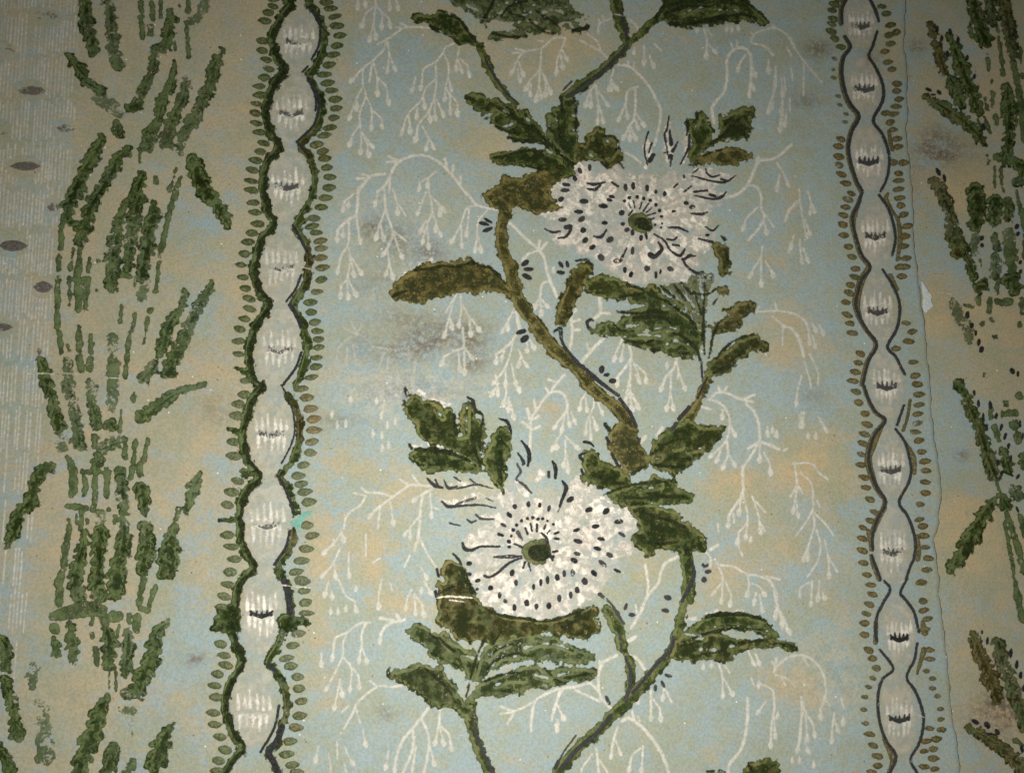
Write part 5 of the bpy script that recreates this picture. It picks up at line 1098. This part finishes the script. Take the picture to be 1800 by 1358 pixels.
leaf("green leaf tip rising at the bottom right edge", 'D5', "1290 1400 1330 1340 1380 1278 1440 1272 1500 1243 1580 1268 1594 1400", .35, .05, [('D5', "1370 1280 1390 1340", 8)])
leaf("tiny green leaf tip on the bottom edge", 'D5', "1090 1380 1110 1345 1180 1338 1220 1380", .1, .3, [('D5', "1085 1342 1130 1335", 8)])

# loose ink seeds beside the vines
for c in [('C2',708,198,32,11,30),('C2',680,220,38,13,15),('C2',705,262,38,14,-20),('C2',968,497,32,18,-35),('C2',992,540,36,14,0),('C2',980,592,38,18,25),('C2',1218,508,27,14,50),('C2',1263,503,25,13,75),
          ('C2',1217,563,30,14,5),('C2',940,978,38,16,-15),('C2',963,1027,35,22,-35),('C2',1503,1240,20,28,15),('C2',1538,1278,22,13,-10),('C2',1580,1320,28,18,-5),
          ('D5',807,127,28,18,15),('D5',510,190,12,26,20),('D5',790,217,28,15,10),('D5',555,245,24,13,10),('D5',388,845,13,36,-25),('D5',808,672,30,12,15),('D5',772,730,12,28,-30),('D5',720,758,13,25,0),
          ('D4',1068,930,25,18,0),('D4',1090,975,25,14,-10),('D4',1062,1032,20,22,0),('C3',1765,465,10,26,15),('C4',1710,560,24,12,0)]:
    piece("ink_seed", [el(*c)], 'ink', 6, SHEET, step=1.5, fade=.05 if c[0] == 'C2' else .2)

# ------------------------------------------------------------------ print: the two white flowers
def flower(label, t, poly, extra, centre, seeds, dots, strokes, tone):
    o = piece("flower", [pg(t, poly)] + extra, 'petal', 2, SHEET, step=2.6, margin=4.0, tone=tone, fade=.0, label=label)
    P = pg(t, poly)[1]
    c0 = centre[0][1]
    ang = np.arctan2(P[:, 1] - c0[1], P[:, 0] - c0[0]); rad = np.hypot(P[:, 0] - c0[0], P[:, 1] - c0[1])
    order = np.argsort(ang); ang, rad = ang[order], rad[order]
    for f, n, ln in ((.36, 13, .17), (.60, 17, .17), (.86, 21, .18)):
        for k in range(n):
            th = -math.pi + 2 * math.pi * (k + random.uniform(.25, .75)) / n
            R = float(np.interp(th, ang, rad, period=2 * math.pi))
            if R < 62 and f < .5: continue
            fr = f + random.uniform(-.04, .04)
            wd = 2 * math.pi * fr * R / n * random.uniform(.36, .5)
            cen = c0 + fr * R * np.array([math.cos(th), math.sin(th)])
            tip = c0 + (fr + ln * .55) * R * np.array([math.cos(th), math.sin(th)])
            sd = np.array([-math.sin(th), math.cos(th)]) * wd * .45
            sh = [('e', cen, ln * R, wd, th), ('e', tip + sd, wd * .5, wd * .5, th), ('e', tip - sd, wd * .5, wd * .5, th)]
            piece("petal", sh, 'dab', 3, o, step=2.6, margin=3.2, tone=tone + random.uniform(-.3, .25), fade=random.choice([.0, .1, .2, .3, .45]))
    piece("flower_centre", centre, 'ear', 4, o, step=2.0, margin=3.5, tone=.35, fade=.0, thick=.00015)
    piece("dark_overprint", centre, 'rim', 5, o, step=2.0, margin=3.0, tone=.3, fade=.14, inset=6.0, shift=(4, 2))
    for c in seeds:
        bigs = c[3] * c[4] > 560
        piece("petal_seed", [el(c[0], c[1], c[2], c[3] * (.85 if bigs else 1), c[4] * (.7 if bigs else 1), c[5] + (25 if bigs else 0))], 'ink', 5, o, step=1.5, fade=.22 if bigs else random.choice([0, .03, .06, .15]))
    for c in dots:
        piece("stamen_dot", [el(c[0], c[1], c[2], c[3], c[3])], 'ink', 5, o, step=1.3, fade=.02)
    for s in strokes:
        piece("ink_stroke", [st(*s[:3])], 'ink', 5, o, step=1.5, fade=s[3] if len(s) > 3 else .08)
    return o
f1s = [(340,228,12,25,0),(272,248,14,22,-30),(238,303,15,22,-30),(177,348,30,13,8),(168,387,32,14,0),(140,450,22,17,-30),(152,592,30,16,0),(295,665,22,20,-40),(285,588,27,17,-35),(265,537,33,15,0),(300,463,32,17,0),
       (437,495,33,16,5),(497,430,22,11,15),(480,453,22,11,15),(565,543,20,20,40),(572,623,15,15,0),(445,614,22,13,0),(483,732,28,20,-35),(310,735,24,18,-50),(360,785,24,16,-30),(602,663,20,16,-20),(640,684,13,22,0),
       (700,722,14,22,0),(735,705,10,22,-15),(592,366,14,26,-5),(645,358,14,28,0),(742,372,14,24,0),(803,400,10,16,0),(865,412,12,18,0),(1015,478,18,14,0),(1058,505,22,15,-15),(928,535,16,10,0),(640,812,13,28,5),
       (585,945,12,22,0),(628,978,15,22,15),(803,980,11,26,0),(835,957,9,18,0),(905,938,28,25,0),(740,935,26,30,0),(420,857,33,30,20),(530,883,32,24,-20),(1165,700,16,10,0)]
f1d = [('D2',585,462,11),('D2',617,440,13),('D2',672,434,13),('D2',718,446,13),('D2',763,458,13),('D2',803,490,13),('D2',828,530,13),('D2',842,573,11),('D2',845,622,9),('D2',838,650,8),('D2',797,630,9)]
f1k = [('D2',"612 478 628 510",5),('D2',"645 462 657 508",5),('D2',"707 468 688 520",5),('D2',"752 480 713 536",5),('D2',"775 512 735 545",5),('D2',"800 547 745 565",5),('D2',"790 585 750 595",5),
       ('D2',"25 655 80 680 135 672",[4,9,6]),('D2',"115 720 170 712 205 670 205 635",[5,9,11,10]),('D2',"175 645 205 640",16),('D2',"325 335 370 345 450 330",[6,12,4]),('D2',"325 375 380 380 415 350",[6,13,8]),('D2',"495 330 540 360",8),
       ('D2',"370 708 420 712 460 662",[5,12,6]),('D2',"600 790 580 830 555 880",[5,7,12]),('D2',"790 695 860 740 905 810 970 845 1005 800",[5,8,6,13,6]),('D2',"880 730 930 735 950 715",7),('D2',"920 770 965 775",7),
       ('D2',"820 750 845 800 800 850",[6,13,16]),('D2',"765 840 785 850",20),('D2',"990 870 1020 920 1090 970 1130 960",[10,8,11,8]),('D2',"1005 868 1040 845 1080 850",[10,13,5]),('D2',"890 650 960 650 1030 680",[5,10,6]),
       ('D2',"1045 548 1120 555 1165 540",[5,10,5]),('D2',"1150 640 1200 670 1240 635",[4,8,5]),('D2',"1100 725 1200 750",[5,10]),
       ('D2',"1050 290 1200 325 1290 330 1360 285",[5,7,9,5]),('D2',"1060 270 1100 240",5),('D2',"1150 240 1160 270 1200 295 1250 280",[5,6,8,4]),('D2',"1260 310 1300 322",8),
       ('D2',"1070 425 1200 450 1260 435 1295 400",[5,8,11,5]),('D2',"1000 400 1050 360",6),('D2',"1070 400 1160 390",8),('D2',"1180 420 1230 432",10),('D2',"995 290 1000 300",8),('D2',"930 365 955 345",7),
       ('D1',"750 940 730 1010 725 1080 745 1170",[7,5,7,4],.1),('D1',"775 1015 755 1080",6),('D1',"760 1140 785 1100",15),('D1',"895 830 880 920 865 960 880 1060 905 1180",[5,7,8,5,5],.1),('D1',"900 930 910 1025",[6,15]),
       ('D1',"955 1010 920 1075",[5,11]),('D1',"905 1110 905 1165",[18,6]),('D1',"860 1085 890 1080",4),('D2',"735 690 740 730",6),('D2',"615 560 640 530",7)]
flower("white many petalled flower with ink seeds, the upper of the two", 'D2', "20 430 50 340 150 260 240 205 330 180 430 200 460 248 540 190 600 235 660 300 740 260 830 300 900 260 960 250 1000 310 1090 240 1240 250 1330 290 1220 350 1130 350 1290 400 1200 470 1120 470 1190 530 1120 600 1230 640 1240 710 1180 790 1100 830 1080 940 1000 1010 880 1030 760 1030 640 1040 540 1000 490 930 420 920 370 860 280 840 220 770 120 760 30 690 40 560 10 500",
       [], [el('D2', 690, 612, 80, 70, 15), el('D2', 720, 640, 60, 50, 0)], [('D2',) + c for c in f1s], f1d, f1k, .35)
f2s = [('C3',1283,870,30,18,-35),('C3',1412,943,27,18,-15),('C3',1533,953,28,20,-35),('C3',1622,1025,32,17,-8),('C3',1460,1058,28,15,-10),('C3',1325,1085,25,13,-20),('C3',1645,1115,34,17,5),('C3',1335,1163,33,16,15),
       ('C3',1500,1147,28,13,10),('C3',1472,1213,28,14,15),('C3',1330,1250,25,14,15),('C3',1558,1260,30,24,10),('C3',1310,1297,28,17,30),('C3',1508,1318,42,24,15),('C3',1187,1146,24,9,5),('C3',1185,1105,22,9,-15),
       ('C3',990,905,14,22,0),('C3',1070,912,12,18,0),('C3',1133,935,12,24,15),('C3',857,980,25,15,45),('C3',815,1050,25,12,30),('C3',795,1118,25,12,20),('C3',1175,1235,24,10,-10),('C3',1160,1275,12,16,20),
       ('C4',1300,262,18,38,-20),('C4',1240,270,13,26,0),('C4',1190,297,18,24,-10),('C4',1122,315,13,28,0),('C4',1074,333,11,26,0),('C4',1025,362,11,22,0),('C4',1383,325,20,26,-20),('C4',1448,268,16,26,-45),('C4',1330,385,17,24,-15),
       ('C4',1285,420,13,26,0),('C4',1205,443,16,26,0),('C4',1132,495,17,24,0),('C4',1045,500,15,20,0),('C4',977,475,18,24,0),('C4',890,507,15,26,0),('C4',828,463,15,14,20),('C4',787,422,13,22,0),('C4',725,370,18,18,0),
       ('C4',875,265,16,24,15),('C4',902,335,14,22,0),('C4',635,320,22,13,-20),('C4',1610,250,28,11,25),('C4',575,200,20,16,0),('C4',630,380,12,10,0),('C4',1490,415,16,14,0),('C4',580,275,14,14,0),('C3',895,920,16,18,0)]
f2d = [('C3',942,1020,11),('C3',983,1003,11),('C3',1020,998,12),('C3',1056,1008,12),('C3',1090,1005,12),('C3',1122,1018,9),('C3',908,1050,12),('C3',883,1084,14),('C3',868,1127,11),('C3',853,1165,15),('C3',855,1203,12),('C3',1165,1045,11)]
f2k = [('C3',"968 1070 985 1115",7),('C3',"1005 1040 1015 1090",7),('C3',"1050 1045 1048 1095",8),('C3',"1110 1048 1098 1080",6),('C3',"1140 1085 1120 1110",6),('C3',"1080 1105 1115 1140 1118 1185",[7,11,13]),('C3',"915 1100 945 1150",[15,8],.3),('C3',"890 1180 945 1205",[6,9],.15),
       ('C3',"940 460 985 520 995 580 985 635",[5,14,15,6],.0),('C3',"915 545 955 610 950 630",[6,12,7],.1),('C3',"910 620 935 680 905 730 960 770 1010 825",[6,9,7,10,6],.3),('C3',"1160 605 1180 650 1178 722",[8,15,10],.0),
       ('C3',"1133 680 1133 712",10,.1),('C3',"1228 742 1255 790 1225 870 1210 920",[8,16,11,9],.02),('C3',"1210 930 1195 955",5,.3),('C3',"1380 468 1420 475 1448 500",[10,9,6],.0),
       ('C3',"280 720 330 770 390 790",[5,14,9],.1),('C3',"340 735 355 765",7,.1),('C3',"400 735 430 790 490 780",[5,11,7],.2),('C3',"470 715 515 745",6,.2),('C3',"430 800 520 790 600 770 650 770 740 795",[5,7,7,8,4],.2),('C3',"580 730 630 765",6,.25),
       ('C3',"385 885 430 920 520 915 650 910 760 930",[6,13,9,7,5],.15),('C3',"480 905 560 880 620 860",[6,11,8],.4),('C3',"690 860 740 885",5,.4),('C3',"620 975 660 1005 745 1010",[5,10,6],.25),('C3',"560 1010 590 1030 625 1018",[5,9,5],.2),
       ('C3',"440 1035 510 1055",[6,6],.25),('C3',"530 1175 545 1215 590 1225 660 1200 790 1200",[9,13,11,8,7],.08),('C4',"750 155 850 152 940 150",[6,15,7],.15),('C4',"680 285 720 295 780 260 850 200 940 160",[8,9,10,10,7],.1),
       ('C4',"965 190 950 235",[9,5],.05),('C4',"990 200 1005 252",[6,4],.05),('C4',"1140 150 1160 175",9,.1)]
flower("white flower with green eye and rings of ink seeds, the lower of the two", 'C4', "548 250 560 180 640 110 540 70 535 10 640 -50 780 -70 720 -160 790 -280 900 -310 980 -230 1050 -270 1120 -230 1200 -260 1290 -330 1360 -375 1480 -330 1580 -210 1700 -160 1775 -40 1710 20 1705 100 1620 140 1640 230 1550 300 1500 380 1400 430 1310 520 1180 592 1080 592 950 572 830 552 720 512 640 452 600 382",
       [], [el('C4', 1045, 120, 104, 86, 10), el('C4', 1080, 90, 66, 60, 0)], f2s, f2d, f2k, .28)
# white feathering on the left of the lower flower and by the upper flower
for lab, sh in [("white feather petals rising above the upper flower", [st('D1', "745 1175 745 1060 750 950", [14, 30, 14]), st('D1', "905 1190 890 1040 890 850", [16, 36, 12]), st('D1', "990 1170 1010 1040 1030 900", [10, 26, 14])]),
                ("white feather petals fanning right of the upper flower", [st('D2', "1000 300 1120 270 1250 290 1350 290", [18, 34, 32, 14]), st('D2', "980 400 1100 390 1200 410 1290 410", [18, 34, 32, 14]), st('D2', "1000 520 1100 520 1170 530", [18, 26, 12])]),
                ("chalky white feather strokes left of the lower flower", [st('C3', "370 860 430 890 520 880 620 850 740 860", [10, 26, 22, 24, 14]), st('C3', "420 770 520 760 640 790", [10, 16, 10]), st('C3', "640 990 740 1000 780 1010", [12, 20, 10]), st('C3', "540 1180 620 1160 760 1170", [14, 36, 20])]),
                ("white chalk smear above the lower flower", [st('C3', "1060 640 1080 700 1040 740", [16, 26, 18]), st('C3', "900 740 980 840", [12, 26])]),
                ("white chalk edge above the large lobed leaf", [st('C3', "150 110 240 130 320 180 400 220 460 200", [8, 22, 18, 20, 14]), st('C3', "500 300 520 400", 8)]),
                ("white line between the two left leaves", [st('C3', "170 500 250 490 350 490 440 520 560 585", [5, 14, 12, 12, 5])]),
                ("white chalk rim along the long olive leaf", [st('C2', "30 700 80 600 200 530 300 480 360 500", [5, 7, 8, 12, 6])]),
                ("white chalk rim over the lower right leaf", [st('D5', "1085 245 1140 222 1190 232", [5, 9, 4]), st('D5', "1250 225 1310 218 1360 236", [4, 9, 4]), st('D5', "1420 265 1440 275", 7), st('D5', "950 280 1000 265", 14)])]:
    piece("chalk_stroke", sh, 'dab', 1, SHEET, step=1.9, margin=3.0, fade=.12, tone=.1, label=lab)

# ------------------------------------------------------------------ damage: torn patches, creases
piece("torn_patch", [pg('B3', "600 950 660 920 690 880 755 865 750 900 710 905 690 950 665 1030 650 990 600 965")], 'teal', 4, SHEET, step=1.5, label="torn teal scrap of older paper showing in the left chain")
piece("torn_patch", [pg('E2', "1062 620 1085 640 1110 690 1135 720 1130 770 1150 790 1110 830 1085 850 1070 800 1075 730")], 'bare', 3, SHEET2, step=1.6, lift=MAIN_LIFT + .0003, label="small pale torn patch at the seam")
for t, p, r in [('A2', "200 1272 300 1270 390 1275", 4), ('A2', "450 1268 560 1275", 4), ('A2', "740 1300 850 1305", 4), ('B2', "600 525 680 545", 5), ('B4', "540 38 640 50 760 60", 4), ('E4', "1040 945 1085 965", 4), ('E2', "1180 700 1250 705 1300 720", 3), ('D1', "520 118 580 128", 4)]:
    piece("crease", [st(t, p, r)], 'crease', 7, SHEET if t != 'E2' else SHEET2, step=1.4, fade=.3, lift=None if t != 'E2' else 0.0003)
